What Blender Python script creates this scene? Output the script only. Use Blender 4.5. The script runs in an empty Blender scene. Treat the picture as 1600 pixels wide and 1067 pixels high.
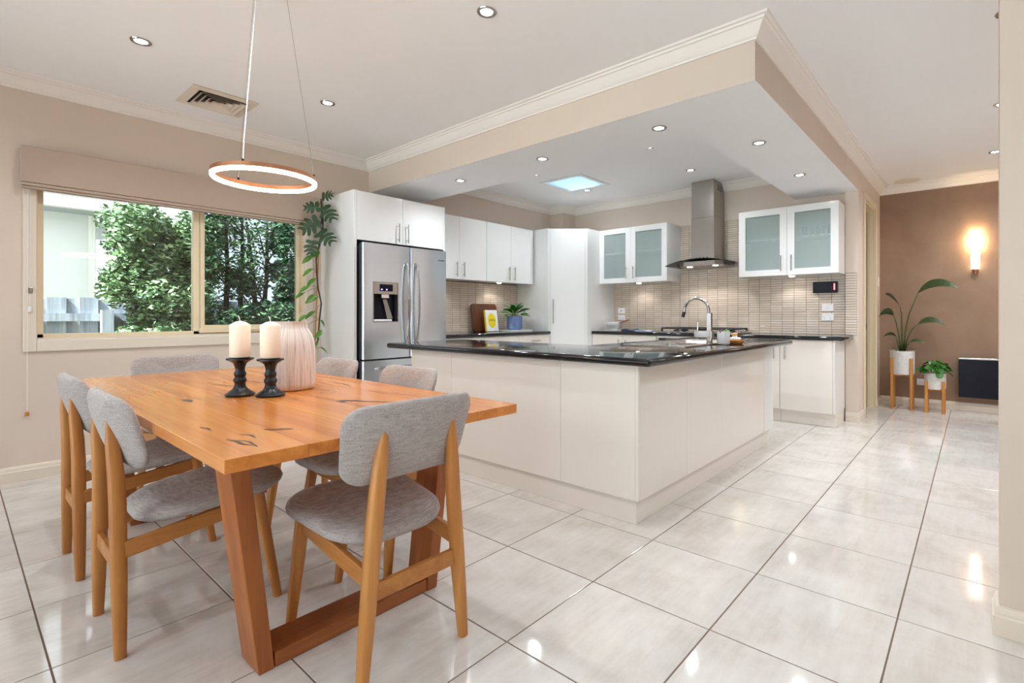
import bpy, bmesh, math, random
from mathutils import Vector, Matrix
R = math.radians
random.seed(7)
S = bpy.context.scene
COL = S.collection

# ------------------------------------------------------------------ camera, world, exposure
cam_d = bpy.data.cameras.new('camera'); cam = bpy.data.objects.new('camera', cam_d); COL.objects.link(cam)
cam_d.sensor_fit = 'HORIZONTAL'; cam_d.sensor_width = 36.0; cam_d.lens = 17.7185
cam_d.shift_x = -0.04394; cam_d.shift_y = -0.02546; cam_d.clip_start = 0.02
cam.location = (0, 0, 1.1015); cam.rotation_euler = (R(90), 0, 0.6928)
S.camera = cam
S.view_settings.view_transform = 'Standard'; S.view_settings.look = 'None'
S.view_settings.gamma = 1.0; S.view_settings.use_curve_mapping = False
S.view_settings.exposure = 0.96
S.cycles.use_denoising = True
S.cycles.max_bounces = 8; S.cycles.diffuse_bounces = 5; S.cycles.glossy_bounces = 4
S.cycles.transparent_max_bounces = 12; S.cycles.sample_clamp_indirect = 6.0
S.cycles.caustics_reflective = False; S.cycles.caustics_refractive = False

W = bpy.data.worlds.new('overcast_sky'); S.world = W; W.use_nodes = True
bg = W.node_tree.nodes['Background']; bg.inputs['Color'].default_value = (0.84, 0.93, 1.0, 1); bg.inputs['Strength'].default_value = 1.6
sun_d = bpy.data.lights.new('added_hazy_sun', 'SUN'); sun_d.energy = 15.5; sun_d.angle = R(6); sun_d.color = (0.85, 0.945, 1.0)
sun = bpy.data.objects.new('added_hazy_sun', sun_d); COL.objects.link(sun); sun.location = (2, -12, 12); sun.rotation_euler = Vector((-.2, 1.0, -1.25)).to_track_quat('-Z', 'Y').to_euler()  # sun added from the rear so that its bounce brightens the ceiling

DL = 19.5            # watts of one ceiling downlight
WARM = (1.0, 0.96, 0.92)
COOL = (0.87, 0.94, 1.0)

# ------------------------------------------------------------------ mesh helpers
class MB:
    def __init__(self): self.v = []; self.f = []
    def add(self, vs, fs):
        o = len(self.v); self.v += [tuple(p) for p in vs]; self.f += [tuple(i + o for i in f) for f in fs]; return self
    def box(self, x0, x1, y0, y1, z0, z1):
        return self.add([(x0,y0,z0),(x1,y0,z0),(x1,y1,z0),(x0,y1,z0),(x0,y0,z1),(x1,y0,z1),(x1,y1,z1),(x0,y1,z1)],
                        [(0,3,2,1),(4,5,6,7),(0,1,5,4),(1,2,6,5),(2,3,7,6),(3,0,4,7)])
    def prism(self, pts, z0, z1):
        n = len(pts)
        return self.add([(x,y,z0) for x,y in pts] + [(x,y,z1) for x,y in pts],
                        [tuple(range(n))[::-1], tuple(range(n, 2*n))] + [(i,(i+1)%n,n+(i+1)%n,n+i) for i in range(n)])
    def loft(self, rings, cap=True):
        n = len(rings[0]); vs = [p for r in rings for p in r]; fs = []
        for k in range(len(rings)-1):
            for i in range(n):
                j = (i+1) % n
                fs.append((k*n+i, k*n+j, (k+1)*n+j, (k+1)*n+i))
        if cap:
            fs.append(tuple(range(n))[::-1]); fs.append(tuple((len(rings)-1)*n+i for i in range(n)))
        return self.add(vs, fs)
    def tube(self, path, r, n=10, cap=True, sq=None):
        P = [Vector(p) for p in path]; rr = r if isinstance(r, (list, tuple)) else [r]*len(P)
        t = (P[1]-P[0]).normalized(); a = Vector((0,0,1)) if abs(t.z) < .9 else Vector((1,0,0))
        u = t.cross(a).normalized(); rings = []
        for k, p in enumerate(P):
            t2 = (P[min(k+1,len(P)-1)] - P[max(k-1,0)]).normalized()
            u = (u - t2*u.dot(t2)).normalized(); w = t2.cross(u)
            ring = []
            for i in range(n):
                th = 2*math.pi*i/n; c, s = math.cos(th), math.sin(th)
                if sq:
                    e = sq; c = math.copysign(abs(c)**e, c); s = math.copysign(abs(s)**e, s)
                ring.append(p + (u*c + w*s)*rr[k])
            rings.append(ring)
        return self.loft(rings, cap)
    def lathe(self, prof, c=(0,0,0), n=24, cap=False):
        rings = [[(c[0]+r*math.cos(2*math.pi*i/n), c[1]+r*math.sin(2*math.pi*i/n), c[2]+z) for i in range(n)] for r, z in prof]
        return self.loft(rings, cap)
    def disc(self, c, r, n=24, down=False):
        p = [(c[0]+r*math.cos(2*math.pi*i/n), c[1]+r*math.sin(2*math.pi*i/n), c[2]) for i in range(n)]
        f = tuple(range(n)); return self.add(p, [f[::-1] if down else f])
    def poly(self, pts): return self.add(pts, [tuple(range(len(pts)))])
    def xf(self, M):
        self.v = [tuple(M @ Vector(p)) for p in self.v]; return self
    def mesh(self, name):
        m = bpy.data.meshes.new(name); m.from_pydata(self.v, [], self.f); m.validate(); return m
    def build(self, name, mat, parent=None, smooth=False, bevel=0, seg=2, ang=35, fix=True):
        if parent is not None and parent.get('_w', 0):
            L = ORG[parent.name]; self.v = [(a-L[0], b-L[1], c-L[2]) for a, b, c in self.v]
        m = self.mesh(name)
        if fix:
            bm = bmesh.new(); bm.from_mesh(m); bmesh.ops.recalc_face_normals(bm, faces=bm.faces); bm.to_mesh(m); bm.free()
        return link(name, m, mat, parent, smooth, bevel, seg, ang)

ORG = {}
def link(name, m, mat, parent=None, smooth=False, bevel=0, seg=2, ang=35):
    o = bpy.data.objects.new(name, m); COL.objects.link(o)
    if mat is not None and not m.materials: m.materials.append(mat)
    if smooth:
        m.shade_smooth(); m.set_sharp_from_angle(angle=R(ang))
    if bevel:
        b = o.modifiers.new('bevel', 'BEVEL'); b.width = bevel; b.segments = seg; b.limit_method = 'ANGLE'; b.angle_limit = R(40)
        if smooth is False and seg > 2: m.shade_smooth(); m.set_sharp_from_angle(angle=R(30))
    if parent is not None: o.parent = parent
    return o
def tag(o, label, cat, group=None):
    o['label'] = label; o['category'] = cat
    if group: o['group'] = group
    return o
def thing(name, label, cat, loc=(0,0,0), group=None, world=True):
    o = bpy.data.objects.new(name, None); COL.objects.link(o); o.location = loc; o.empty_display_size = .1
    tag(o, label, cat, group)
    if world: o['_w'] = 1; ORG[o.name] = tuple(loc)
    return o
def struct(o): o['kind'] = 'structure'; return o
def sgroup(name, loc=(0,0,0)):
    o = bpy.data.objects.new(name, None); COL.objects.link(o); o.location = loc; o['_w'] = 1; ORG[o.name] = tuple(loc); o['kind'] = 'structure'; return o
def copy_tree(o, parent=None):
    c = o.copy(); COL.objects.link(c); c.parent = parent
    for ch in list(o.children): copy_tree(ch, c)
    return c
def roundrect(w, h, r, n=6, cx=0, cy=0):
    pts = []
    for sx, sy, a0 in ((1,1,0),(-1,1,90),(-1,-1,180),(1,-1,270)):
        for k in range(n+1):
            a = R(a0 + 90*k/n); pts.append((cx+sx*(w/2-r)+r*math.cos(a), cy+sy*(h/2-r)+r*math.sin(a)))
    return pts
def pillow(outline, T, fn, nr=5, p=4.0):
    """cushion: outline in 2D, half thickness T; fn(u, v, w) -> point"""
    m = MB(); n = len(outline); cx = sum(a for a,_ in outline)/n; cy = sum(b for _,b in outline)/n
    radii = [1.0, .985, .94, .8, .55, .28][:nr+1]
    def ring(r, s):
        w = s*T*max(0, 1-r**(p*2.2))**.5
        return [fn(cx+(a-cx)*r, cy+(b-cy)*r, w) for a, b in outline]
    rings = [ring(r, 1) for r in radii[::-1]] + [ring(r, -1) for r in radii[1:]]
    m.loft(rings, cap=True); return m

# ------------------------------------------------------------------ materials
def srgb(r, g, b):
    f = lambda c: (c/255)/12.92 if c/255 <= .04045 else ((c/255+.055)/1.055)**2.4
    return (f(r), f(g), f(b), 1)
def pm(name, col, rough=.5, metal=0, spec=.5, coat=0, coat_r=.03, **kw):
    m = bpy.data.materials.new(name); m.use_nodes = True; b = m.node_tree.nodes['Principled BSDF']
    b.inputs['Base Color'].default_value = col; b.inputs['Roughness'].default_value = rough; b.inputs['Metallic'].default_value = metal
    b.inputs['Specular IOR Level'].default_value = spec; b.inputs['Coat Weight'].default_value = coat; b.inputs['Coat Roughness'].default_value = coat_r
    for k, v in kw.items(): b.inputs[k.replace('_', ' ')].default_value = v
    return m
def nodes(m): return m.node_tree.nodes, m.node_tree.links, m.node_tree.nodes['Principled BSDF']
def tex(m, scale=(1,1,1), coord='Object', rnd=0):
    N, L, b = nodes(m); tc = N.new('ShaderNodeTexCoord'); mp = N.new('ShaderNodeMapping'); mp.inputs['Scale'].default_value = scale
    src = tc.outputs[coord]
    if rnd:
        oi = N.new('ShaderNodeObjectInfo'); ad = N.new('ShaderNodeVectorMath'); ad.operation = 'ADD'
        mu = N.new('ShaderNodeMath'); mu.operation = 'MULTIPLY'; mu.inputs[1].default_value = rnd
        L.new(oi.outputs['Random'], mu.inputs[0]); L.new(mu.outputs[0], ad.inputs[1]); L.new(src, ad.inputs[0]); src = ad.outputs[0]
    L.new(src, mp.inputs['Vector']); return mp.outputs['Vector']
def noise(m, vec, scale, detail=3, rough=.5, dist=0):
    N, L, b = nodes(m); t = N.new('ShaderNodeTexNoise'); t.inputs['Scale'].default_value = scale; t.inputs['Detail'].default_value = detail
    t.inputs['Roughness'].default_value = rough; t.inputs['Distortion'].default_value = dist; L.new(vec, t.inputs['Vector']); return t.outputs['Fac']
def ramp(m, fac, stops):
    N, L, b = nodes(m); r = N.new('ShaderNodeValToRGB'); e = r.color_ramp.elements
    e[0].position, e[0].color = stops[0]; e[1].position, e[1].color = stops[-1]
    for p, c in stops[1:-1]:
        x = e.new(p); x.color = c
    L.new(fac, r.inputs['Fac']); return r.outputs['Color']
def bump(m, h, strength=.1, dist=.01):
    N, L, b = nodes(m); n = N.new('ShaderNodeBump'); n.inputs['Strength'].default_value = strength; n.inputs['Distance'].default_value = dist
    L.new(h, n.inputs['Height']); L.new(n.outputs['Normal'], b.inputs['Normal'])
def setc(m, out): m.node_tree.links.new(out, nodes(m)[2].inputs['Base Color'])
def emis(name, col, s):
    m = bpy.data.materials.new(name); m.use_nodes = True; N, L, b = nodes(m); b.inputs['Base Color'].default_value = (.8,.8,.8,1)
    b.inputs['Emission Color'].default_value = col; b.inputs['Emission Strength'].default_value = s; return m

def plaster(name, c, var=.04, rough=.75):
    m = pm(name, c, rough); v = tex(m); n = noise(m, v, 1.3, 4); d = [max(0, x*(1-var)) for x in c[:3]]; e = [min(1, x*(1+var)) for x in c[:3]]
    setc(m, ramp(m, n, [(.3, (*d,1)), (.7, (*e,1))])); bump(m, noise(m, v, 180, 2), .05, .002); return m
M_wall = plaster('beige_wall_paint', srgb(216, 200, 186))
M_ceil = plaster('white_ceiling_paint', srgb(244, 244, 245), .012)
M_trim = pm('cream_trim_gloss', srgb(226, 214, 199), .35)
M_cornice = pm('white_cornice', srgb(238, 232, 226), .6)
M_door = pm('cream_door_paint', srgb(228, 212, 180), .35)
M_alu = pm('cream_powdercoat', srgb(233, 216, 182), .38)
M_feat = pm('brown_suede_paint', srgb(152, 122, 100), .6)
v = tex(M_feat); n1 = noise(M_feat, v, 2.2, 6, .6, .4); setc(M_feat, ramp(M_feat, n1, [(.25, srgb(140,110,88)), (.55, srgb(154,124,101)), (.8, srgb(168,139,117))])); bump(M_feat, noise(M_feat, v, 30, 4), .06, .003)
M_tile = pm('glossy_porcelain_tile', srgb(226, 216, 205), .07, spec=.55)
v = tex(M_tile, (1.0, 1, 1), rnd=37.0); v2 = tex(M_tile, (9.0, 1.3, 1), rnd=37.0)
n1 = noise(M_tile, v, 3.0, 6, .65, .3); n2 = noise(M_tile, v2, 3.5, 5, .6)
N_, L_, b_ = nodes(M_tile); mx = N_.new('ShaderNodeMath'); mx.operation = 'MULTIPLY_ADD'; mx.inputs[1].default_value = .45; L_.new(n2, mx.inputs[0]); L_.new(n1, mx.inputs[2])
sc = N_.new('ShaderNodeMath'); sc.operation = 'MULTIPLY'; sc.inputs[1].default_value = .69; L_.new(mx.outputs[0], sc.inputs[0])
setc(M_tile, ramp(M_tile, sc.outputs[0], [(.32, srgb(196,187,179)), (.5, srgb(213,207,201)), (.68, srgb(223,219,214))]))
M_grout = pm('brown_grout', srgb(120, 100, 86), .9)
M_white = pm('white_gloss_laminate', srgb(231, 231, 230), .12, spec=.5, coat=.3)
M_cream = pm('ivory_gloss_laminate', srgb(233, 226, 218), .12, spec=.5, coat=.3)
M_inner = pm('white_matt_melamine', srgb(235, 234, 230), .5)
M_gran = pm('black_granite', (.006,.006,.008,1), .06, spec=.55)
v = tex(M_gran); setc(M_gran, ramp(M_gran, noise(M_gran, v, 320, 2, .7), [(.60, (.005,.005,.007,1)), (.74, (.03,.035,.045,1))]))
def brushed(name, c, r=.28, sc=(2,2,160)):
    m = pm(name, c, r, 1.0); v = tex(m, sc); n = noise(m, v, 6, 2)
    N, L, b = nodes(m); mr = N.new('ShaderNodeMapRange'); mr.inputs[3].default_value = r-.012; mr.inputs[4].default_value = r+.012; L.new(n, mr.inputs[0]); L.new(mr.outputs[0], b.inputs['Roughness']); return m
M_steel = brushed('brushed_stainless', srgb(222, 232, 243), .25, (8, 900, 2))
M_steelh = brushed('brushed_stainless_hood', srgb(178, 172, 166), .3, (2, 2, 2))
M_chrome = pm('polished_chrome', srgb(225, 225, 228), .07, 1.0)
M_tap = pm('dark_polished_chrome', srgb(168, 164, 162), .12, 1.0)
M_satin = pm('satin_nickel', srgb(180, 176, 172), .25, 1.0)
M_dark = pm('dark_grey_fridge_side', srgb(52, 52, 56), .4)
M_blk = pm('black_plastic', (.008,.008,.009,1), .25)
M_blkgloss = pm('black_gloss_panel', (.005,.005,.012,1), .3, spec=.2)
M_iron = pm('black_cast_iron', (.012,.012,.012,1), .5)
M_blackwood = pm('black_painted_wood', (.006,.007,.011,1), .32)
M_mos = pm('beige_mosaic_tile', srgb(214, 199, 182), .16)
N_, L_, b_ = nodes(M_mos); g = N_.new('ShaderNodeNewGeometry'); setc(M_mos, ramp(M_mos, g.outputs['Random Per Island'], [(0, srgb(208,192,175)), (.5, srgb(213,198,182)), (1, srgb(219,205,190))]))
M_mosg = pm('brown_splash_grout', srgb(122, 98, 78), .9)

def wood(name, c0, c1, c2, axis=0, rough=.4, sc=1.0, rnd=11.0, coat=0.0):
    m = pm(name, c1, rough, coat=coat, coat_r=.15); s = [14*sc, 14*sc, 14*sc]; s[axis] = .9*sc
    v = tex(m, s, rnd=rnd); s2 = [60*sc]*3; s2[axis] = 2.0*sc; v2 = tex(m, s2, rnd=rnd)
    a = noise(m, v, 1.0, 4, .55, .6); b = noise(m, v2, 1.5, 3, .6)
    N, L, bb = nodes(m); mm = N.new('ShaderNodeMath'); mm.operation = 'MULTIPLY_ADD'; mm.inputs[1].default_value = .35; L.new(b, mm.inputs[0]); L.new(a, mm.inputs[2])
    s_ = N.new('ShaderNodeMath'); s_.operation = 'MULTIPLY'; s_.inputs[1].default_value = .74; L.new(mm.outputs[0], s_.inputs[0])
    setc(m, ramp(m, s_.outputs[0], [(.3, c0), (.5, c1), (.7, c2)])); bump(m, b, .04, .001); return m
M_tabl = wood('messmate_table_top', srgb(180,98,32), srgb(208,126,48), srgb(224,148,68), 0, .27, coat=.35)
M_tabd = wood('messmate_table_leg', srgb(132,70,28), srgb(162,92,40), srgb(182,112,54), 2, .42)
M_tabr = wood('messmate_table_rail', srgb(112,58,24), srgb(144,80,36), srgb(166,100,50), 1, .42)
M_oak = wood('oak_chair_frame', srgb(164,100,42), srgb(186,122,58), srgb(202,142,76), 2, .42)
M_oaky = wood('oak_chair_rail', srgb(158,95,40), srgb(180,117,55), srgb(197,137,72), 1, .42)
M_stand = wood('bamboo_stand', srgb(186,118,50), srgb(204,136,62), srgb(216,152,80), 2, .4)
M_choc = wood('dark_acacia_board', srgb(70,36,20), srgb(104,58,34), srgb(134,82,50), 2, .4)
M_spoon = wood('wooden_spoon', srgb(130,84,56), srgb(150,102,70), srgb(166,118,84), 0, .5)
M_resin = pm('dark_resin_fill', srgb(64, 52, 44), .35)
M_fence = wood('weathered_grey_timber', srgb(112,118,126), srgb(150,156,164), srgb(182,188,194), 2, .85)
M_bark = pm('brown_bark', srgb(70, 60, 54), .9)

def fabric(name, c0, c1):
    m = pm(name, c0, .9, spec=.2, Sheen_Weight=.15); va = tex(m, (18, 18, 380), rnd=3.0); vb = tex(m, (380, 380, 18), rnd=3.0)
    a = noise(m, va, 1.6, 2, .6); b = noise(m, vb, 1.6, 2, .6); N, L, bb = nodes(m)
    ad = N.new('ShaderNodeMath'); ad.operation = 'ADD'; L.new(a, ad.inputs[0]); L.new(b, ad.inputs[1]); h = N.new('ShaderNodeMath'); h.operation = 'MULTIPLY'; h.inputs[1].default_value = .5; L.new(ad.outputs[0], h.inputs[0])
    setc(m, ramp(m, h.outputs[0], [(.36, c0), (.64, c1)])); bump(m, h.outputs[0], .12, .001); return m
M_fab = fabric('grey_linen_weave', srgb(138,129,126), srgb(190,182,179))
M_blind = pm('taupe_blind_fabric', srgb(182, 163, 147), .85)
M_plas = pm('white_plastic', srgb(240, 240, 240), .35)
M_ivory = pm('ivory_wax', srgb(245, 232, 214), .45, Subsurface_Weight=.15)
M_wick = pm('cotton_wick', srgb(235, 230, 220), .9)
M_vase = pm('whitewashed_ribbed_ceramic', srgb(232, 222, 216), .8)
N_, L_, b_ = nodes(M_vase); tc_ = N_.new('ShaderNodeTexCoord'); sp_ = N_.new('ShaderNodeSeparateXYZ'); at_ = N_.new('ShaderNodeMath'); at_.operation = 'ARCTAN2'; cb_ = N_.new('ShaderNodeCombineXYZ')
L_.new(tc_.outputs['Object'], sp_.inputs[0]); L_.new(sp_.outputs['Y'], at_.inputs[0]); L_.new(sp_.outputs['X'], at_.inputs[1]); L_.new(at_.outputs[0], cb_.inputs['X']); mz_ = N_.new('ShaderNodeMath'); mz_.operation = 'MULTIPLY'; mz_.inputs[1].default_value = .25; L_.new(sp_.outputs['Z'], mz_.inputs[0]); L_.new(mz_.outputs[0], cb_.inputs['Y'])
setc(M_vase, ramp(M_vase, noise(M_vase, cb_.outputs[0], 13, 5, .75), [(.34, srgb(104,90,86)), (.44, srgb(214,202,197)), (.55, srgb(236,228,223)), (.7, srgb(242,235,231))]))
M_pot = pm('pale_concrete_pot', srgb(226, 224, 220), .7)
v = tex(M_pot); setc(M_pot, ramp(M_pot, noise(M_pot, v, 24, 5, .7), [(.3, srgb(208,206,202)), (.7, srgb(234,232,229))]))
M_blue = pm('blue_glazed_pot', srgb(112, 138, 186), .45)
v = tex(M_blue, (1,1,.2)); setc(M_blue, ramp(M_blue, noise(M_blue, v, 26, 4), [(.3, srgb(98,122,172)), (.7, srgb(134,158,202))]))
M_soil = pm('dark_potting_soil', srgb(48, 38, 30), .95)
M_ceram = pm('white_glazed_ceramic', srgb(236, 236, 236), .15)
M_navy = pm('navy_cloth', srgb(60, 70, 96), .9); M_pale = pm('pale_blue_cloth', srgb(170, 180, 200), .9)
M_red = emis('red_led_digits', (1, .02, .05, 1), 2.5); M_bled = emis('blue_led_digits', (.12, .08, 1, 1), 3.0)
M_yel = pm('yellow_print', srgb(242, 216, 20), .4); M_paper = pm('white_book_cover', srgb(236, 236, 238), .4); M_ink = pm('black_ink', (.02,.02,.02,1), .5)
M_lamp = emis('downlight_lens_glow', (1, .96, .9, 1), 22.0)
M_ring = emis('warm_led_diffuser', (1, .72, .42, 1), 20.0)
M_copper = pm('rose_gold_metal', srgb(196, 140, 108), .32, 1.0)
M_sconce = emis('warm_sconce_glass', (1, .80, .52, 1), 5.0)
M_leafd = pm('dark_green_leaf', srgb(36, 66, 34), .35); M_leafm = pm('fresh_green_leaf', srgb(84, 130, 44), .4); M_leafv = pm('deep_palm_leaf', srgb(58, 74, 38), .4); M_stem = pm('green_stem', srgb(70, 92, 44), .5)
M_leafp = pm('bright_pilea_leaf', srgb(52, 112, 40), .3)
def varleaf(name, stops):
    m = pm(name, stops[0][1], .5, spec=.3); N, L, b = nodes(m); g = N.new('ShaderNodeNewGeometry'); setc(m, ramp(m, g.outputs['Random Per Island'], stops)); return m
M_hedge = varleaf('hedge_leaves', [(0, srgb(52,76,52)), (.4, srgb(86,116,76)), (.75, srgb(118,148,100)), (1, srgb(166,186,142))])
M_hedgd = varleaf('dark_shrub_leaves', [(0, srgb(34,54,42)), (.5, srgb(60,90,64)), (.8, srgb(88,122,80)), (1, srgb(140,168,122))])

def glassmat(name, tint=(1,1,1,1), gloss=1.0):
    m = bpy.data.materials.new(name); m.use_nodes = True; N = m.node_tree.nodes; L = m.node_tree.links; N.clear()
    o = N.new('ShaderNodeOutputMaterial'); t = N.new('ShaderNodeBsdfTransparent'); t.inputs[0].default_value = tint
    g = N.new('ShaderNodeBsdfGlossy'); g.inputs['Roughness'].default_value = .0; f = N.new('ShaderNodeFresnel'); f.inputs[0].default_value = 1.5
    x = N.new('ShaderNodeMixShader'); L.new(f.outputs[0], x.inputs[0]); L.new(t.outputs[0], x.inputs[1]); L.new(g.outputs[0], x.inputs[2]); L.new(x.outputs[0], o.inputs[0]); return m
M_glass = glassmat('clear_window_glass', (.96,.98,.97,1)); M_hglass = glassmat('hood_glass', (.94,.97,.955,1)); M_screen = glassmat('flyscreen_and_glass', (.60,.64,.64,1))
def frost(name, col, tr):
    m = pm(name, col, .22); N, L, b = nodes(m); t = N.new('ShaderNodeBsdfTransparent'); t.inputs[0].default_value = (.9,.95,.95,1)
    x = N.new('ShaderNodeMixShader'); x.inputs[0].default_value = tr; o = N['Material Output']; L.new(b.outputs[0], x.inputs[1]); L.new(t.outputs[0], x.inputs[2]); L.new(x.outputs[0], o.inputs[0]); return m
M_frost = frost('frosted_green_glass', srgb(196, 207, 204), .68)
def skyl():
    m = bpy.data.materials.new('opal_skylight_panel'); m.use_nodes = True; N = m.node_tree.nodes; L = m.node_tree.links; N.clear()
    o = N.new('ShaderNodeOutputMaterial'); t = N.new('ShaderNodeBsdfTranslucent'); t.inputs[0].default_value = (.46,.54,.58,1); p = N.new('ShaderNodeBsdfTransparent'); p.inputs[0].default_value = (.46,.54,.58,1)
    x = N.new('ShaderNodeMixShader'); x.inputs[0].default_value = .12; L.new(t.outputs[0], x.inputs[1]); L.new(p.outputs[0], x.inputs[2]); L.new(x.outputs[0], o.inputs[0]); return m
M_skyl = skyl()

# ------------------------------------------------------------------ room shell
XL, XR, YB, YF, ZC = -4.9, 1.8, -2.3, 7.48, 2.7      # left wall, far right, rear, feature wall, ceiling
YH, XN, YN, XP = 6.02, -1.045, 5.97, -0.925          # hob wall, nib left, nib front, passage wall face
ZB, YK, YKI, XKI = 2.388, 2.807, 3.44, -1.54         # bulkhead soffit, its front face, inner edges
WY0, WY1, WZ0, WZ1 = .365, 2.17, .93, 2.10           # window opening

fl = sgroup('floor')
MB().box(XL-.1, XR+.1, YB-.1, YF+.1, -.12, -.0025).build('slab', M_grout, fl)
gx0, gy0, P5, gp = -1.2181, 1.2014, .5, .0025
full = None
def tile_mesh(x0, x1, y0, y1):
    c = .0012; m = MB(); w, d = x1-x0, y1-y0
    a = [(0,0,-.01),(w,0,-.01),(w,d,-.01),(0,d,-.01)]; b = [(0,0,-c),(w,0,-c),(w,d,-c),(0,d,-c)]; t = [(c,c,0),(w-c,c,0),(w-c,d-c,0),(c,d-c,0)]
    m.loft([a, b, t]); me = m.mesh('floor_tile'); me.materials.append(M_tile); return me
for i in range(-8, 7):
    for j in range(-8, 13):
        x0, x1, y0, y1 = gx0+i*P5, gx0+(i+1)*P5, gy0+j*P5, gy0+(j+1)*P5
        cx0, cx1, cy0, cy1 = max(x0, XL), min(x1, XR), max(y0, YB), min(y1, YF)
        if cx1-cx0 < .01 or cy1-cy0 < .01: continue
        if (cx0, cx1, cy0, cy1) == (x0, x1, y0, y1):
            if full is None: full = tile_mesh(0, P5-2*gp, 0, P5-2*gp)
            me = full
        else: me = tile_mesh(0, cx1-cx0-2*gp, 0, cy1-cy0-2*gp)
        o = bpy.data.objects.new('floor_tile', me); COL.objects.link(o); o.parent = fl; o.location = (cx0+gp, cy0+gp, 0)

def wallbox(name, boxes, mat):
    m = MB()
    for b in boxes: m.box(*b)
    return struct(m.build(name, mat))
T = .12
wallbox('wall_left', [(XL-T, XL, YB-T, WY0, 0, ZC), (XL-T, XL, WY1, YF+T, 0, ZC), (XL-T, XL, WY0, WY1, 0, WZ0), (XL-T, XL, WY0, WY1, WZ1, ZC)], M_wall)
wall_back = wallbox('wall_back', [(XL, XN, YH, YH+T, 0, ZC)], M_wall)
DY0, DY1, DZ = 6.31, 7.07, 2.36
wall_pass = wallbox('wall_passage', [(XN, XP, YN, DY0, 0, ZC), (XN, XP, DY1, YF, 0, ZC), (XN, XP, DY0, DY1, DZ, ZC)], M_wall)
wallbox('wall_feature', [(XL, XR, YF, YF+T, 0, ZC)], M_feat)
wallbox('wall_right', [(.065, XR, 2.318, 2.438, 0, ZC)], M_wall)
wallbox('wall_far_right', [(XR, XR+T, YB-T, YF+T, 0, ZC)], M_wall)
GX0, GX1, GZ = -4.4, 1.3, 2.35
wallbox('wall_rear', [(XL, GX0, YB-T, YB, 0, ZC), (GX1, XR, YB-T, YB, 0, ZC), (GX0, GX1, YB-T, YB, GZ, ZC)], M_wall)
wallbox('wall_corner_column', [(XL, -4.65, 5.74, YH, 2.25, ZC)], M_wall)
wallbox('wall_store', [(-3.2, -3.1, YH+T, YF, 0, ZC)], M_wall)
SK = (-4.0, -3.45, 4.555, 5.10)
wallbox('ceiling', [(XL-T, SK[0], YB-T, YF+T, ZC, ZC+.1), (SK[1], XR+T, YB-T, YF+T, ZC, ZC+.1), (SK[0], SK[1], YB-T, SK[2], ZC, ZC+.1), (SK[0], SK[1], SK[3], YF+T, ZC, ZC+.1)], M_ceil)
bk = MB().box(XL, XP, YK, YKI, ZB, ZC).box(XKI, XP, YKI, YN, ZB, ZC).box(XKI, XN, YN, YH, ZB, ZC).build('ceiling_bulkhead', M_wall)
bk.data.materials.append(M_ceil)
for p in bk.data.polygons:
    if p.normal.z < -.5: p.material_index = 1
struct(bk)

def sweep(name, path, prof, mat, close=False):
    """profile (distance from wall, height) swept along a wall polyline, room on the right-hand side"""
    n = len(path); rings = []
    for k in range(n):
        def nrm(a, b):
            dx, dy = b[0]-a[0], b[1]-a[1]; l = math.hypot(dx, dy); return (dy/l, -dx/l)
        if k == 0: d = nrm(path[0], path[1])
        elif k == n-1: d = nrm(path[-2], path[-1])
        else:
            a, b = nrm(path[k-1], path[k]), nrm(path[k], path[k+1]); q = 1 + a[0]*b[0] + a[1]*b[1]; d = ((a[0]+b[0])/q, (a[1]+b[1])/q)
        rings.append([(path[k][0]+d[0]*s, path[k][1]+d[1]*s, z) for s, z in prof])
    return struct(MB().loft(rings).build(name, mat, smooth=True, ang=28))
CP = [(.0005, ZC-.0005), (.0005, ZC-.095), (.010, ZC-.095), (.013, ZC-.084), (.022, ZC-.080), (.034, ZC-.066), (.052, ZC-.040), (.062, ZC-.027), (.072, ZC-.024), (.076, ZC-.013), (.090, ZC-.011), (.096, ZC-.0005)]
sweep('trim_1', [(XL, YB), (XL, YK), (XP, YK), (XP, YF), (XR, YF)], CP, M_cornice)
sweep('trim_2', [(XL, YKI), (XL, 5.74), (-4.65, 5.74), (-4.65, YH), (XKI, YH)], CP, M_cornice)
BP = [(.0005, .0005), (.019, .0005), (.019, .066), (.015, .072), (.015, .082), (.008, .096), (.0005, .1)]
sweep('baseboard_left', [(XL, YB), (XL, 2.28)], BP, M_trim)
sweep('baseboard_nib', [(XN+.005, YN), (XP, YN), (XP, DY0-.075)], BP, M_trim)
sweep('baseboard_feature', [(XP, DY1+.075), (XP, YF), (XR, YF)], BP, M_trim)
sweep('baseboard_right', [(.065, 2.438), (.065, 2.318), (XR, 2.318)], BP, M_trim)
sweep('baseboard_rear', [(XR, YB), (GX1+.02, YB)], BP, M_trim)

# doorway to the store room
d1 = sgroup('door_1', (XP, (DY0+DY1)/2, 0))
for y0, y1, z0, z1 in ((DY0-.07, DY0+.004, .0, DZ+.066), (DY1-.004, DY1+.07, .0, DZ+.066), (DY0+.004, DY1-.004, DZ-.004, DZ+.066)):
    MB().box(XP, XP+.018, y0, y1, z0, z1).build('architrave', M_door, d1, bevel=.005)
for y0, y1, z0, z1 in ((DY0, DY0+.02, 0, DZ), (DY1-.02, DY1, 0, DZ), (DY0+.02, DY1-.02, DZ-.02, DZ)):
    MB().box(XN, XP, y0, y1, z0, z1).build('jamb', M_door, d1)
MB().box(-1.0, -.965, DY1-.034, DY1-.02, 0, DZ-.02).build('door_stop', M_door, d1)
MB().box(-1.022, -1.006, DY1-.0215, DY1-.0195, .93, 1.0).build('strike_plate', M_satin, d1)
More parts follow.
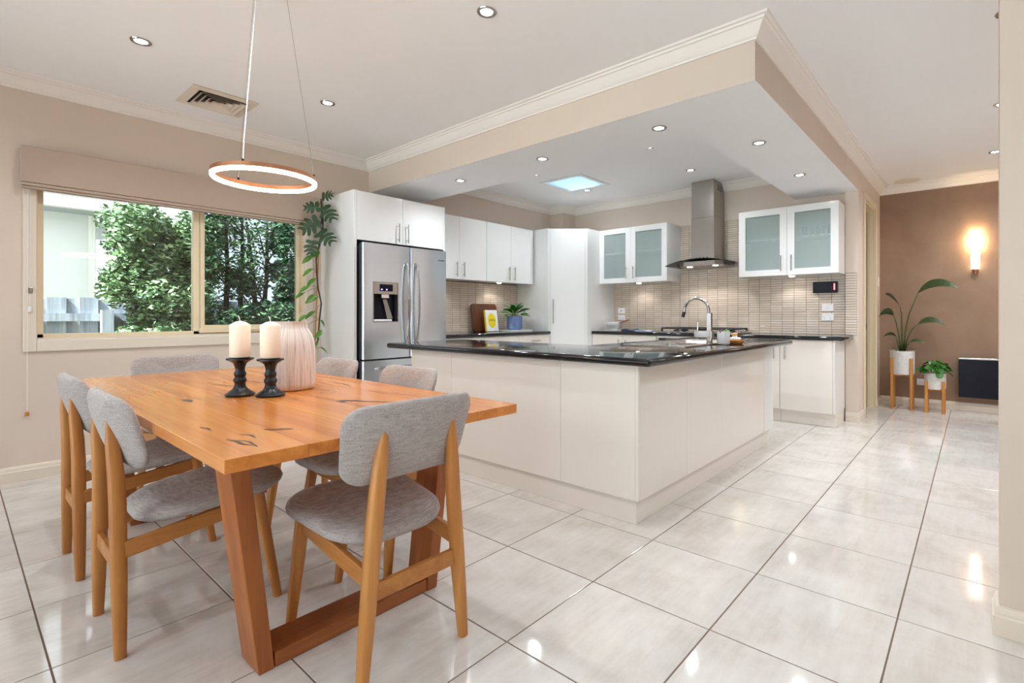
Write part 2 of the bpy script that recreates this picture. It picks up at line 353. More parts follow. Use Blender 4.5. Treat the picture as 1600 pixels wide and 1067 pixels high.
# switch on the passage wall
t = thing('light_switch', 'small white light switch plate beside the open doorway', 'switch', (XP, 7.315, 1.5))
MB().box(XP+.0005, XP+.009, 7.28, 7.35, 1.46, 1.575).build('plate', M_plas, t, bevel=.003)
MB().box(XP+.009, XP+.013, 7.305, 7.325, 1.505, 1.53).build('rocker', M_plas, t)

# skylight
w2 = sgroup('window_2', ((SK[0]+SK[1])/2, (SK[2]+SK[3])/2, ZC))
for b in ((SK[0]-.03, SK[1]+.03, SK[2]-.03, SK[2]+.015), (SK[0]-.03, SK[1]+.03, SK[3]-.015, SK[3]+.03), (SK[0]-.03, SK[0]+.015, SK[2]+.015, SK[3]-.015), (SK[1]-.015, SK[1]+.03, SK[2]+.015, SK[3]-.015)):
    MB().box(*b, ZC-.012, ZC-.0005).build('frame', M_plas, w2)
MB().box(SK[0]+.002, SK[1]-.002, SK[2]+.002, SK[3]-.002, ZC+.004, ZC+.008).build('pane', M_skyl, w2)
for b in ((SK[0]-.05, SK[0], SK[2]-.05, SK[3]+.05), (SK[1], SK[1]+.05, SK[2]-.05, SK[3]+.05), (SK[0], SK[1], SK[2]-.05, SK[2]), (SK[0], SK[1], SK[3], SK[3]+.05)):
    MB().box(*b, ZC+.1, ZC+.7).build('shaft', M_ceil, w2)  # unseen shaft, made deep to keep direct sun off the pane

# invented rear sliding door, unseen behind the viewpoint, added to let in daylight
w3 = sgroup('added_window_3', ((GX0+GX1)/2, YB, 0))
for k in range(5):
    a = GX0 + k*(GX1-GX0-.06)/4
    MB().box(a, a+.06, YB-.08, YB-.03, .05, GZ-.06).build('stile', M_alu, w3)
MB().box(GX0, GX1, YB-.08, YB-.03, GZ-.06, GZ).build('head', M_alu, w3); MB().box(GX0, GX1, YB-.08, YB-.03, .0, .05).build('sill', M_alu, w3)
MB().box(GX0, GX1, YB-.057, YB-.053, .05, GZ-.06).build('pane', M_glass, w3)
def portal(loc, rot, sx, sy):
    d = bpy.data.lights.new('daylight_portal', 'AREA'); d.shape = 'RECTANGLE'; d.size = sx; d.size_y = sy; d.cycles.is_portal = True
    o = bpy.data.objects.new('daylight_portal', d); COL.objects.link(o); o.location = loc; o.rotation_euler = rot
portal(((GX0+GX1)/2, YB-.1, GZ/2), (R(90), 0, 0), GX1-GX0, GZ)
portal((XL-.11, (WY0+WY1)/2, (WZ0+WZ1)/2), (R(90), 0, R(-90)), WY1-WY0, WZ1-WZ0)

# ------------------------------------------------------------------ dining window
w1 = sgroup('window_1', (XL, 1.25, WZ0))
xa = XL+.016
for nm, b in (('architrave', (XL, xa, WY0-.055, WY0+.012, WZ0-.075, WZ1+.06)), ('architrave', (XL, xa, WY1-.012, WY1+.055, WZ0-.075, WZ1+.06)), ('architrave', (XL, xa, WY0+.012, WY1-.012, WZ1-.012, WZ1+.06)), ('architrave', (XL, xa, WY0+.012, WY1-.012, WZ0-.075, WZ0+.004))):
    MB().box(*b).build(nm, M_trim, w1, bevel=.006)
for b in ((WY0+.012, WY1-.012, WZ0+.004, WZ0+.018), (WY0, WY0+.014, WZ0+.004, WZ1), (WY1-.014, WY1, WZ0+.004, WZ1)):
    MB().box(XL-.06, XL+.006, *b).build('reveal', M_trim, w1)
xf0, xf1 = XL-.10, XL-.045
fy0, fy1, fz0, fz1 = WY0+.012, WY1-.012, WZ0+.016, WZ1
for b in ((fy0, fy0+.036, fz0, fz1), (fy1-.03, fy1, fz0, fz1), (1.277, 1.322, fz0, fz1), (fy0, fy1, fz0, fz0+.028), (fy0, fy1, fz1-.03, fz1)):
    MB().box(xf0, xf1, *b).build('frame', M_alu, w1, bevel=.003)
MB().box(XL-.075, XL-.071, fy0+.036, 1.277, fz0+.028, fz1-.03).build('pane', M_glass, w1)
sy0, sy1, sz0 = 1.325, fy1-.032, fz0+.045
for b in ((sy0, sy0+.032, sz0, fz1-.03), (sy1-.032, sy1, sz0, fz1-.03), (sy0+.032, sy1-.032, sz0, sz0+.03), ):
    MB().box(XL-.085, XL-.04, *b).build('awning_sash', M_alu, w1, bevel=.003)
MB().box(XL-.055, XL-.02, sy0-.01, sy1+.02, fz0+.012, fz0+.05).build('winder_rail', M_alu, w1, bevel=.003)
MB().box(XL-.02, XL-.005, 1.66, 1.86, fz0+.028, fz0+.048).build('winder_handle', M_alu, w1, bevel=.004)
MB().lathe([(.001,-.012),(.012,-.012),(.012,.0),(.001,.0)], (XL-.004, 1.80, fz0+.055), 12).build('winder_knob', M_blk, w1, smooth=True)
MB().box(XL-.066, XL-.062, sy0+.032, sy1-.032, sz0+.03, fz1-.03).build('pane', M_screen, w1)

t = thing('roman_blind', 'raised taupe fabric blind in a long box over the window', 'blind', (XL+.04, 1.28, 1.95))
MB().box(XL+.0165, XL+.085, .297, 2.268, 1.985, 2.222).build('pelmet', M_blind, t, bevel=.004)
MB().box(XL+.02, XL+.080, .299, 2.266, 1.962, 1.983).build('hem_fold', M_blind, t, bevel=.004)
MB().box(XL+.022, XL+.074, .301, 2.264, 1.946, 1.960).build('bottom_rail', M_blind, t, bevel=.004)
t = thing('blind_cord', 'thin white blind cord with a wooden toggle hanging beside the window', 'cord', (XL+.022, .33, .43))
MB().tube([(XL+.021, .333, 1.95), (XL+.021, .334, 1.4), (XL+.022, .331, .9), (XL+.022, .33, .46)], .0016, 6).build('cord', M_plas, t)
MB().tube([(XL+.021, .345, 1.95), (XL+.021, .343, 1.16)], .0013, 6).build('cord', M_plas, t)
MB().lathe([(.002,.03),(.010,.026),(.011,.010),(.008,0),(.001,0)], (XL+.022, .33, .43), 12).build('toggle', M_stand, t, smooth=True)
MB().lathe([(.002,.036),(.008,.03),(.010,.006),(.008,0),(.001,0)], (XL+.021, .343, 1.125), 12).build('acorn', M_plas, t, smooth=True)
MB().box(XL+.0165, XL+.026, .337, .356, 1.25, 1.29).build('cleat', M_satin, t, bevel=.003)

# ------------------------------------------------------------------ ceiling fittings
def spot(parent, loc, watts, col, ang=160, rad=.035, blend=1.0):
    d = bpy.data.lights.new('lamp', 'SPOT'); d.energy = watts; d.color = col; d.spot_size = R(ang); d.spot_blend = blend; d.shadow_soft_size = rad
    o = bpy.data.objects.new('lamp', d); COL.objects.link(o); o.parent = parent; o.location = loc; return o
def downlight(x, y, z, label, group, watts=DL, col=COOL, r=.052):
    t = thing('downlight', label, 'downlight', (x, y, z), group)
    MB().lathe([(r*.60, -.002), (r*.70, -.006), (r*.95, -.006), (r, -.001), (r*.60, -.0008)], (x, y, z), 28).build('rim', M_satin, t, smooth=True)
    MB().lathe([(r*.60, -.003), (r*.4, -.0045), (.002, -.005)], (x, y, z), 28).build('lens', M_lamp, t, smooth=True)
    spot(t, (0, 0, -.03), watts, col)
g = 'downlights in the dining ceiling'
for x, y, l in ((-3.741, .711, 'round recessed downlight in the flat ceiling beside the square air vent'), (-3.748, 1.815, 'round recessed downlight in the flat ceiling near the fridge surround'), (-1.979, 1.805, 'round recessed downlight in the flat ceiling in front of the bulkhead')):
    downlight(x, y, ZC, l, g)
for x, y in ((-1.979, .711), (-3.741, -.9), (-1.979, -.9), (.3, .4), (.3, -1.2)): downlight(x, y, ZC, 'added unseen downlight in the flat living room ceiling', 'added downlights in the living room ceiling')  # unseen downlights, added to light the room around the viewpoint
g = 'downlights in the lowered bulkhead'
for x, y, l in ((-3.776, 3.11, 'round downlight in the lowered soffit next to the fridge overhead doors'), (-2.738, 3.11, 'round downlight midway along the front strip of the lowered soffit'), (-1.67, 3.11, 'round downlight in the front soffit strip toward its outer corner'), (-1.24, 3.85, 'round downlight in the side soffit strip near the outer corner'), (-1.236, 4.967, 'round downlight in the side soffit strip close to the frosted end cabinet')):
    downlight(x, y, ZB, l, g, DL*.95)
g = 'downlights in the kitchen recess'
for x, y, l in ((-3.815, 5.2, 'round downlight in the raised kitchen ceiling touching the skylight edge'), (-2.408, 5.2, 'round downlight in the raised kitchen ceiling in front of the hood chimney'), (-3.84, 4.238, 'downlight in the raised kitchen ceiling half hidden by the soffit before the skylight'), (-2.39, 4.238, 'downlight in the raised kitchen ceiling half hidden by the soffit, away from the skylight')):
    downlight(x, y, ZC, l, g, DL*.8)
g = 'downlights along the passage'
for x, y, l in ((.155, 5.08, 'round downlight midway along the passage ceiling'), (.15, 6.52, 'round downlight in the passage ceiling nearest the brown wall'), (.13, 3.56, 'round downlight in the passage ceiling cut off by the near wall end'), (1.2, 5.08, 'added unseen downlight in the passage ceiling behind the near wall'), (1.2, 6.52, 'added unseen downlight in the hidden corner of the passage ceiling')):  # last two are unseen, added to brighten the passage
    downlight(x, y, ZC, l, g, DL*1.6)

t = thing('ceiling_vent', 'square cream air vent with stepped louvres in the ceiling', 'vent', (-4.36, 1.28, ZC))
vx, vy = -4.36, 1.28
def sqring(m, h0, z0, h1, z1, th=.002):
    a = lambda h, z: [(vx-h, vy-h, z), (vx+h, vy-h, z), (vx+h, vy+h, z), (vx-h, vy+h, z)]
    m.loft([a(h0, z0), a(h1, z1), a(h1-th, z1+th), a(h0-th, z0+th), a(h0, z0)], cap=False); return m
sqring(MB(), .212, ZC-.006, .158, ZC-.012, .004).build('frame', M_trim, t)
MB().box(vx-.206, vx+.206, vy-.206, vy+.206, ZC-.0015, ZC-.0005).build('backing', M_blk, t)
for h in (.146, .112, .078, .044):
    sqring(MB(), h, ZC-.022, h-.024, ZC-.004, .003).build('louvre', M_trim, t)
MB().box(vx-.016, vx+.016, vy-.016, vy+.016, ZC-.024, ZC-.021).build('centre_plate', M_trim, t)
t = thing('ceiling_speaker', 'flush round speaker grille in the ceiling by the brown wall', 'speaker', (-.625, 7.25, ZC))
MB().lathe([(.128, -.0008), (.13, -.003), (.125, -.006), (.118, -.005), (.001, -.005)], (-.625, 7.25, ZC), 36).build('grille', M_trim, t, smooth=True)
MB().lathe([(.132, -.0006), (.134, -.004), (.129, -.0065)], (-.625, 7.25, ZC), 36).build('rim', M_cornice, t, smooth=True)

# ring pendant
rx, ry, rz, rr = -2.605, .962, 1.752, .213
t = thing('ring_pendant', 'glowing rose gold ring pendant hung on thin wires over the table', 'pendant lamp', (rx, ry, rz))
n = 72
def ringpts(r, z): return [(rx+r*math.cos(2*math.pi*i/n), ry+r*math.sin(2*math.pi*i/n), z) for i in range(n)]
def ringmesh(sec):
    m = MB(); rings = [ringpts(r, z) for r, z in sec]; rings.append(rings[0]); return m.loft(rings, cap=False)
ringmesh([(rr-.009, rz+.0), (rr+.009, rz+.0), (rr+.009, rz+.02), (rr-.009, rz+.02)]).build('ring_frame', M_copper, t, smooth=True)
ringmesh([(rr-.0085, rz), (rr+.0085, rz), (rr+.0085, rz-.010), (rr+.004, rz-.016), (rr-.004, rz-.016), (rr-.0085, rz-.010)]).build('diffuser', M_ring, t, smooth=True)
for a in (-.768, -2.915, .908):
    p = (rx+rr*math.cos(a), ry+rr*math.sin(a)); q = (rx+.085*math.cos(a), ry+.085*math.sin(a))
    MB().tube([(p[0], p[1], rz+.03), (q[0], q[1], ZC-.02)], .0011, 6).build('wire', M_satin, t)
    MB().tube([(p[0], p[1], rz+.02), (p[0], p[1], rz+.034)], .005, 10).build('wire_grip', M_blk, t)
a = -.768; MB().tube([(rx+rr*math.cos(a)+.004, ry+rr*math.sin(a), rz+.03), (rx+.97*rr*math.cos(a)+.006, ry+.97*rr*math.sin(a), rz+.12), (rx+.08*math.cos(a)+.008, ry+.08*math.sin(a), ZC-.02)], .0024, 8).build('power_cord', M_plas, t)
MB().lathe([(.001, -.03), (.095, -.03), (.1, -.026), (.1, -.0006), (.001, -.0006)], (rx, ry, ZC), 32).build('canopy', M_plas, t, smooth=True)

# ------------------------------------------------------------------ kitchen cabinets
def bar_handle(parent, p, length, axis, off, r=.005, standoff=.028):
    """bar handle centred at p on a door face; axis = direction of the bar, off = outward direction"""
    p, ax, of = Vector(p), Vector(axis), Vector(off); m = MB(); c = p + of*standoff
    m.tube([c-ax*length/2, c+ax*length/2], r, 10)
    for s in (-1, 1): m.tube([p+ax*s*length*.36, c+ax*s*length*.36], r*.85, 8)
    return m.build('handle', M_satin, parent, smooth=True)
def door(T_, x0, x1, y0, y1, z0, z1, mat=M_white):
    return MB().box(x0, x1, y0, y1, z0, z1).build('door', mat, T_, bevel=.0025)
def sub(parent_part, T_):
    parent_part['_w'] = 1; ORG[parent_part.name] = ORG[T_.name]; return parent_part

# fridge surround
FX, FY0, FY1, FZ = -4.28, 2.307, 3.315, 2.232
t = thing('fridge_cabinet', 'tall white gloss fridge surround with two overhead doors', 'cabinet', (-4.58, 2.8, 0))
MB().box(XL+.001, FX, FY0, FY0+.03, .001, FZ).build('side_panel', M_white, t, bevel=.002)
MB().box(XL+.001, FX, FY1-.018, FY1, .001, FZ).build('side_panel', M_white, t, bevel=.002)
MB().box(XL+.001, FX-.022, FY0+.0305, FY1-.0185, 1.80, FZ-.001).build('overhead_box', M_inner, t)
ym = 2.812
for y0, y1, hy in ((FY0+.032, ym-.0015, ym-.055), (ym+.0015, FY1-.020, ym+.045)):
    d = sub(door(t, FX-.02, FX, y0, y1, 1.786, FZ-.002), t)
    bar_handle(d, (FX, hy, 1.895), .18, (0,0,1), (1,0,0))

# fridge
fx, a0, a1 = -4.195, 2.352, 3.272
t = thing('refrigerator', 'brushed stainless french-door fridge with ice and water dispenser', 'refrigerator', (-4.5, 2.81, 0))
MB().box(-4.86, -4.272, a0+.012, 3.285, .03, 1.745).build('body', M_dark, t, bevel=.004)
for sy in (a0+.04, a1-.05):
    MB().box(-4.3, -4.24, sy, sy+.06, 1.746, 1.768).build('hinge_cover', M_dark, t, bevel=.004)
am = 2.842
def fdoor(y0, y1, z0, z1, hole=None, nm='door'):
    m = MB()
    xs0, xs1 = -4.222, fx
    if hole is None: MB().box(-4.27, -4.2225, y0+.003, y1-.003, z0+.002, z1-.002).build('door_liner', M_dark, t)
    else: MB().box(-4.27, -4.2225, y0+.003, hole[0]-.002, z0+.002, z1-.002).box(-4.27, -4.2225, hole[1]+.002, y1-.003, z0+.002, z1-.002).box(-4.27, -4.2225, hole[0], hole[1], z0+.002, hole[2]-.002).box(-4.27, -4.2225, hole[0], hole[1], hole[3]+.002, z1-.002).build('door_liner', M_dark, t)
    if hole is None:
        prof = [(xs0, y0), (xs1-.012, y0), (xs1-.003, y0+.006), (xs1, y0+.022), (xs1, y1-.022), (xs1-.003, y1-.006), (xs1-.012, y1), (xs0, y1)]
        m.prism(prof, z0, z1)
    else:
        hy0, hy1, hz0, hz1 = hole
        m.prism([(xs0, y0), (xs1-.012, y0), (xs1-.003, y0+.006), (xs1, y0+.022), (xs1, hy0), (xs0, hy0)], z0, z1)
        m.prism([(xs0, hy1), (xs1, hy1), (xs1, y1-.022), (xs1-.003, y1-.006), (xs1-.012, y1), (xs0, y1)], z0, z1)
        m.box(xs0, xs1, hy0, hy1, z0, hz0); m.box(xs0, xs1, hy0, hy1, hz1, z1)
    return m.build(nm, M_steel, t, smooth=True, ang=20)
H = (2.452, 2.700, 1.045, 1.405)
dl = fdoor(a0, am-.003, .705, 1.757, H); dr = fdoor(am+.003, a1, .705, 1.757)
dw = fdoor(a0, a1, .06, .690, None, 'freezer_drawer')
for o in (dl, dr, dw): sub(o, t)
MB().box(-4.265, -4.235, a0+.03, a1-.02, .691, .704).build('drawer_gap', M_blk, t)
for yy, s in ((am-.05, -1), (am+.055, 1)):
    pts = [(fx-.002, yy, .84), (fx+.018, yy, .852)] + [(fx+.026+.034*math.sin(math.pi*k/14), yy, .87+.70*k/14) for k in range(15)] + [(fx+.018, yy, 1.588), (fx-.002, yy, 1.60)]
    MB().tube(pts, .013, 10).build('handle', M_satin, dl if s < 0 else dr, smooth=True)
MB().tube([(fx+.002, 2.47, .615), (fx+.04, 2.475, .615), (fx+.045, 2.81, .612), (fx+.04, 3.145, .615), (fx+.002, 3.15, .615)], .014, 10, sq=.6).build('handle', M_satin, dw, smooth=True)
MB().box(fx-.062, fx-.058, H[0], H[1], H[2], H[3]).build('dispenser_recess', M_blkgloss, dl)
MB().box(fx-.055, fx+.003, H[0]+.001, H[1]-.001, 1.298, H[3]-.001).build('dispenser_panel', M_satin, dl, bevel=.004)
MB().box(fx+.003, fx+.005, H[0]+.06, H[1]-.055, 1.325, 1.388).build('dispenser_display', M_blkgloss, dl)
for yy in (2.525, 2.575): MB().box(fx+.005, fx+.006, yy, yy+.014, 1.335, 1.345).build('display_digit', M_bled, dl)
MB().box(fx-.058, fx-.01, H[0]+.085, H[0]+.165, 1.262, 1.298).build('ice_chute', M_chrome, dl, bevel=.004)
MB().loft([[(fx-.055, H[0]+.11, 1.25), (fx-.03, H[0]+.11, 1.25), (fx-.03, H[0]+.15, 1.25), (fx-.055, H[0]+.15, 1.25)], [(fx-.055, H[0]+.165, 1.07), (fx-.045, H[0]+.165, 1.07), (fx-.045, H[0]+.225, 1.07), (fx-.055, H[0]+.225, 1.07)]]).build('paddle', M_satin, dl)
MB().box(fx-.057, fx+.002, H[0]+.001, H[1]-.06, H[2]+.001, H[2]+.02).build('drip_tray', M_plas, dl, bevel=.006)
for b in ((H[0]-.006, H[0], H[2]-.006, H[3]+.006), (H[1], H[1]+.006, H[2]-.006, H[3]+.006), (H[0], H[1], H[2]-.006, H[2]), (H[0], H[1], H[3], H[3]+.006)):
    MB().box(fx-.001, fx+.003, *b).build('dispenser_bezel', M_satin, dl)
MB().box(fx+.0002, fx+.0012, 3.165, 3.24, 1.655, 1.664).build('nameplate', M_dark, dr)

# left wall cupboards
UX = -4.565
def wall_unit(lbl, y0, y1, ys, hs):
    t = thing('wall_cabinet', lbl, 'cabinet', (-4.73, (y0+y1)/2, 1.52))
    MB().box(XL+.001, UX-.02, y0+.0005, y1-.0005, 1.522, 2.24).build('carcass', M_white, t)
    for k in range(len(ys)-1):
        d = sub(door(t, UX-.0195, UX, ys[k]+.0015, ys[k+1]-.0015, 1.518, 2.24), t); bar_handle(d, (UX, hs[k], 1.632), .17, (0,0,1), (1,0,0))
    return t
wall_unit('white gloss wall cupboard with two doors next to the fridge surround', 3.317, 4.163, [3.322, 3.744, 4.163], [3.694, 3.798])
wall_unit('white gloss wall cupboard with two doors next to the corner pantry', 4.165, 4.998, [4.165, 4.582, 4.998], [4.535, 4.632])
def puck(x, y, z, lbl, grp, w=3.0):
    t = thing('cabinet_light', lbl, 'cabinet light', (x, y, z), grp)
    MB().lathe([(.034, -.0006), (.036, -.004), (.032, -.009), (.026, -.009)], (x, y, z), 20).build('rim', M_plas, t, smooth=True)
    MB().lathe([(.026, -.008), (.001, -.0085)], (x, y, z), 20).build('lens', M_lamp, t)
    spot(t, (0, 0, -.02), w*.5, WARM, 130, .02, .4)
g = 'lights under the solid wall cupboards'
for y, w_ in ((3.6, 'nearest the fridge'), (4.52, 'above the chopping board')): puck(-4.72, y, 1.521, 'small round light under the white wall cupboards ' + w_, g)

# left bench and base units
BZ = .897
t = thing('base_cabinet', 'white base cabinet with a drawer row between fridge and pantry', 'cabinet', (-4.58, 4.17, 0))
MB().box(XL+.001, -4.325, 3.317, 5.028, .12, BZ-.041).build('carcass', M_cream, t)
MB().box(XL+.1, -4.36, 3.317, 5.02, .001, .119).build('kickboard', M_cream, t)
ys = [3.32, 3.89, 4.46, 5.026]
for k in range(3):
    d = sub(MB().box(-4.324, -4.305, ys[k]+.0015, ys[k+1]-.0015, .70, BZ-.043).build('drawer', M_cream, t, bevel=.002), t); bar_handle(d, (-4.305, (ys[k]+ys[k+1])/2, .78), .16, (0,1,0), (1,0,0))
    d = sub(MB().box(-4.324, -4.305, ys[k]+.0015, ys[k+1]-.0015, .125, .697).build('door', M_cream, t, bevel=.002), t); bar_handle(d, (-4.305, ys[k+1]-.05, .6), .16, (0,0,1), (1,0,0))
o = MB().box(XL+.001, -4.272, 3.318, 5.03, BZ-.04, BZ).build('benchtop', M_gran, None, bevel=.018, seg=4); tag(o, 'black granite benchtop between the fridge and the corner pantry', 'benchtop')

# corner pantry with a diagonal door
t = thing('corner_pantry', 'tall white gloss corner pantry with one diagonal door', 'cabinet', (-4.5, 5.6, 0))
A, B = Vector((-4.331, 5.05, 0)), Vector((-3.957, 5.378, 0))
MB().prism([(XL+.001, 5.032), (A.x, 5.032), (A.x, 5.05), (XL+.001, 5.05)], .001, 2.25).build('side_panel', M_white, t)
MB().prism([(-3.957, 5.378), (-3.939, 5.378), (-3.939, YH-.001), (-3.957, YH-.001)], .001, 2.25).build('side_panel', M_white, t)
MB().prism([(XL+.001, 5.052), (A.x-.02, 5.052), (B.x-.004, 5.395), (B.x-.004, YH-.001), (-4.649, YH-.001), (-4.649, 5.739), (XL+.001, 5.739)], .11, 2.249).build('carcass', M_white, t)
dn = Vector((B.y-A.y, -(B.x-A.x), 0)).normalized(); dv = (B-A).normalized()
def diag(s0, s1, o0, o1, z0, z1):
    q = [A+dv*s0+dn*o0, A+dv*s1+dn*o0, A+dv*s1+dn*o1, A+dv*s0+dn*o1]; return MB().prism([(p.x, p.y) for p in q], z0, z1)
Ld = (B-A).length
d = sub(diag(.022, Ld-.022, -.012, .008, .115, 2.243).build('door', M_white, t, bevel=.002), t)
diag(.0, .02, -.012, .006, .001, 2.25).build('stile', M_white, t); diag(Ld-.02, Ld, -.012, .006, .001, 2.25).build('stile', M_white, t)
hp = A+dv*.055+dn*.008; bar_handle(d, (hp.x, hp.y, 1.155), .32, (0,0,1), tuple(dn))
diag(.02, Ld-.02, -.05, -.035, .001, .11).build('kickboard', M_white, t)

# hob wall base cabinets
CY = 5.48
def hob_base(lbl, x0, x1, xs, hs, end=False):
    t = thing('base_cabinet', lbl, 'cabinet', ((x0+x1)/2, 5.75, 0))
    xe = x1-.0195 if x1 > -1.1 else x1-.0005
    MB().box(x0+.0005, xe, CY+.02, YH-.001, .135, BZ-.041).build('carcass', M_cream, t)
    MB().box(x0+.0005, x1-.0005, 5.533, 5.55, .001, .134).build('kickboard', M_cream, t)
    for k in range(len(xs)-1):
        d = sub(door(t, xs[k]+.0015, xs[k+1]-.0015, CY, CY+.0195, .137, BZ-.043, M_cream), t); bar_handle(d, (hs[k], CY, .725), .14, (0,0,1), (0,-1,0))
    return t
hob_base('ivory base cabinet with two doors between pantry and oven', -3.937, -2.987, [-3.937, -3.462, -2.987], [-3.515, -3.415])
hob_base('ivory base cabinet with a narrow door right of the oven', -2.01, -1.557, [-2.01, -1.557], [-1.61])
t = hob_base('ivory end base cabinet with a wide door beside the doorway nib', -1.556, -1.047, [-1.556, -1.066], [-1.503])
MB().box(-1.0655, -1.0475, CY, YN-.001, .137, BZ-.041).build('end_panel', M_white, t, bevel=.002)
MB().box(-1.065, -1.05, 5.551, YN-.022, .001, .135).build('end_kickboard', M_cream, t)
t = thing('oven', 'built-in oven with black glass front under the cooktop', 'oven', (-2.5, 5.75, 0))
MB().box(-2.986, -2.011, CY+.02, YH-.001, .135, BZ-.041).build('body', M_cream, t)
MB().box(-2.984, -2.013, CY, CY+.0195, .83, BZ-.043).build('filler', M_cream, t)
MB().box(-2.945, -2.052, CY-.008, CY+.0195, .73, .828).build('control_panel', M_blkgloss, t)
d = sub(MB().box(-2.945, -2.052, CY-.008, CY+.0195, .26, .728).build('door', M_blkgloss, t, bevel=.003), t); bar_handle(d, (-2.5, CY-.008, .69), .75, (1,0,0), (0,-1,0), .008, .04)
MB().box(-2.984, -2.013, CY, CY+.0195, .137, .255).build('lower_panel', M_cream, t)
for k in range(5): MB().lathe([(.018, 0), (.016, .02), (.001, .02)], (0, 0, 0), 16).xf(Matrix.Translation((-2.8+k*.15, CY-.008, .78)) @ Matrix.Rotation(R(90), 4, 'X')).build('knob', M_satin, t, smooth=True)
o = MB().prism([(-3.937, 5.448), (-.966, 5.448), (-.966, YN-.001), (XN-.001, YN-.001), (XN-.001, YH-.001), (-3.937, YH-.001)], BZ-.04, BZ).build('benchtop', M_gran, None, bevel=.018, seg=4)
tag(o, 'black granite benchtop along the tiled cooking wall', 'benchtop')

# cooktop
t = thing('gas_cooktop', 'stainless gas cooktop with black cast iron trivets', 'cooktop', (-2.47, 5.72, BZ))
MB().box(-2.93, -2.0, 5.49, 5.955, BZ+.0005, BZ+.012).build('tray', M_steelh, t, bevel=.004)
for bx, by, br in ((-2.78, 5.61, .04), (-2.78, 5.83, .05), (-2.47, 5.72, .065), (-2.19, 5.61, .035), (-2.19, 5.83, .045)):
    MB().lathe([(br, .012), (br, .022), (br*.8, .026), (br*.8, .034), (.001, .036)], (bx, by, BZ), 20).build('burner', M_iron, t, smooth=True)
for x0, x1 in ((-2.92, -2.64), (-2.62, -2.33), (-2.31, -2.05)):
    m = MB(); zt = BZ+.052
    for a, b in (((x0, 5.51), (x1, 5.51)), ((x0, 5.93), (x1, 5.93)), ((x0, 5.51), (x0, 5.93)), ((x1, 5.51), (x1, 5.93)), ((x0, 5.72), (x1, 5.72)), (((x0+x1)/2, 5.51), ((x0+x1)/2, 5.93))):
        m.tube([(a[0], a[1], zt), (b[0], b[1], zt)], .0105, 6)
    for x in (x0, x1):
        for y in (5.51, 5.93): m.tube([(x, y, BZ+.012), (x, y, zt)], .012, 6)
    m.build('trivet', M_iron, t)
for k in range(5): MB().lathe([(.016, .0), (.015, .018), (.001, .018)], (-2.02, 5.54+k*.075, BZ+.012), 14).build('knob', M_satin, t, smooth=True)

# splashback mosaic: small stacked tiles, real relief, on both kitchen walls and the nib
def mosaic(name, parent, rects, axis, plane, out, u0, pu=.1253, pv=.0268, v0=BZ):
    m = MB(); g = .0034; th = .006
    for (ua, ub, va, vb) in rects:
        i0 = math.floor((ua-u0)/pu); i1 = math.ceil((ub-u0)/pu); j0 = 0; j1 = math.ceil((vb-v0)/pv)
        for i in range(i0, i1):
            for j in range(j0, j1):
                a, b = max(u0+i*pu+g/2, ua), min(u0+(i+1)*pu-g/2, ub); c, d = max(v0+j*pv+g/2, va), min(v0+(j+1)*pv-g/2, vb)
                if b-a < .006 or d-c < .006: continue
                e = .0015; lo = [(a,c),(b,c),(b,d),(a,d)]; hi = [(a+e,c+e),(b-e,c+e),(b-e,d-e),(a+e,d-e)]
                P = (lambda u, v, w: (u, plane+out*w, v)) if axis == 'x' else (lambda u, v, w: (plane+out*w, u, v))
                vs = [P(u, v, .001) for u, v in lo] + [P(u, v, th-.001) for u, v in lo] + [P(u, v, th) for u, v in hi]
                m.add(vs, [(0,1,5,4),(1,2,6,5),(2,3,7,6),(3,0,4,7),(4,5,9,8),(5,6,10,9),(6,7,11,10),(7,4,8,11),(8,9,10,11)])
    o = m.build(name, M_mos, parent, fix=True); o['kind'] = 'stuff'; return o
hr = [(-3.935, -2.93, BZ, 1.53), (-2.93, -2.04, BZ, 2.255), (-2.04, XN-.001, BZ, 1.53)]
mosaic('splashback_tiles', wall_back, hr, 'x', YH, -1, -2.809)
m = MB()
for ua, ub, va, vb in hr: m.box(ua, ub, YH-.003, YH-.0002, va, vb)
m.build('splashback_grout', M_mosg, wall_back)
mosaic('splashback_tiles', wall_pass, [(XN+.001, -.938, BZ, 1.548)], 'x', YN, -1, -1.045)
MB().box(XN+.001, -.938, YN-.003, YN-.0002, BZ, 1.548).build('splashback_grout', M_mosg, wall_pass)
wl = bpy.data.objects['wall_left']
mosaic('splashback_tiles', wl, [(3.317, 5.03, BZ, 1.521)], 'y', XL, 1, 3.40)
MB().box(XL+.0002, XL+.003, 3.317, 5.03, BZ, 1.521).build('splashback_grout', M_mosg, wl)

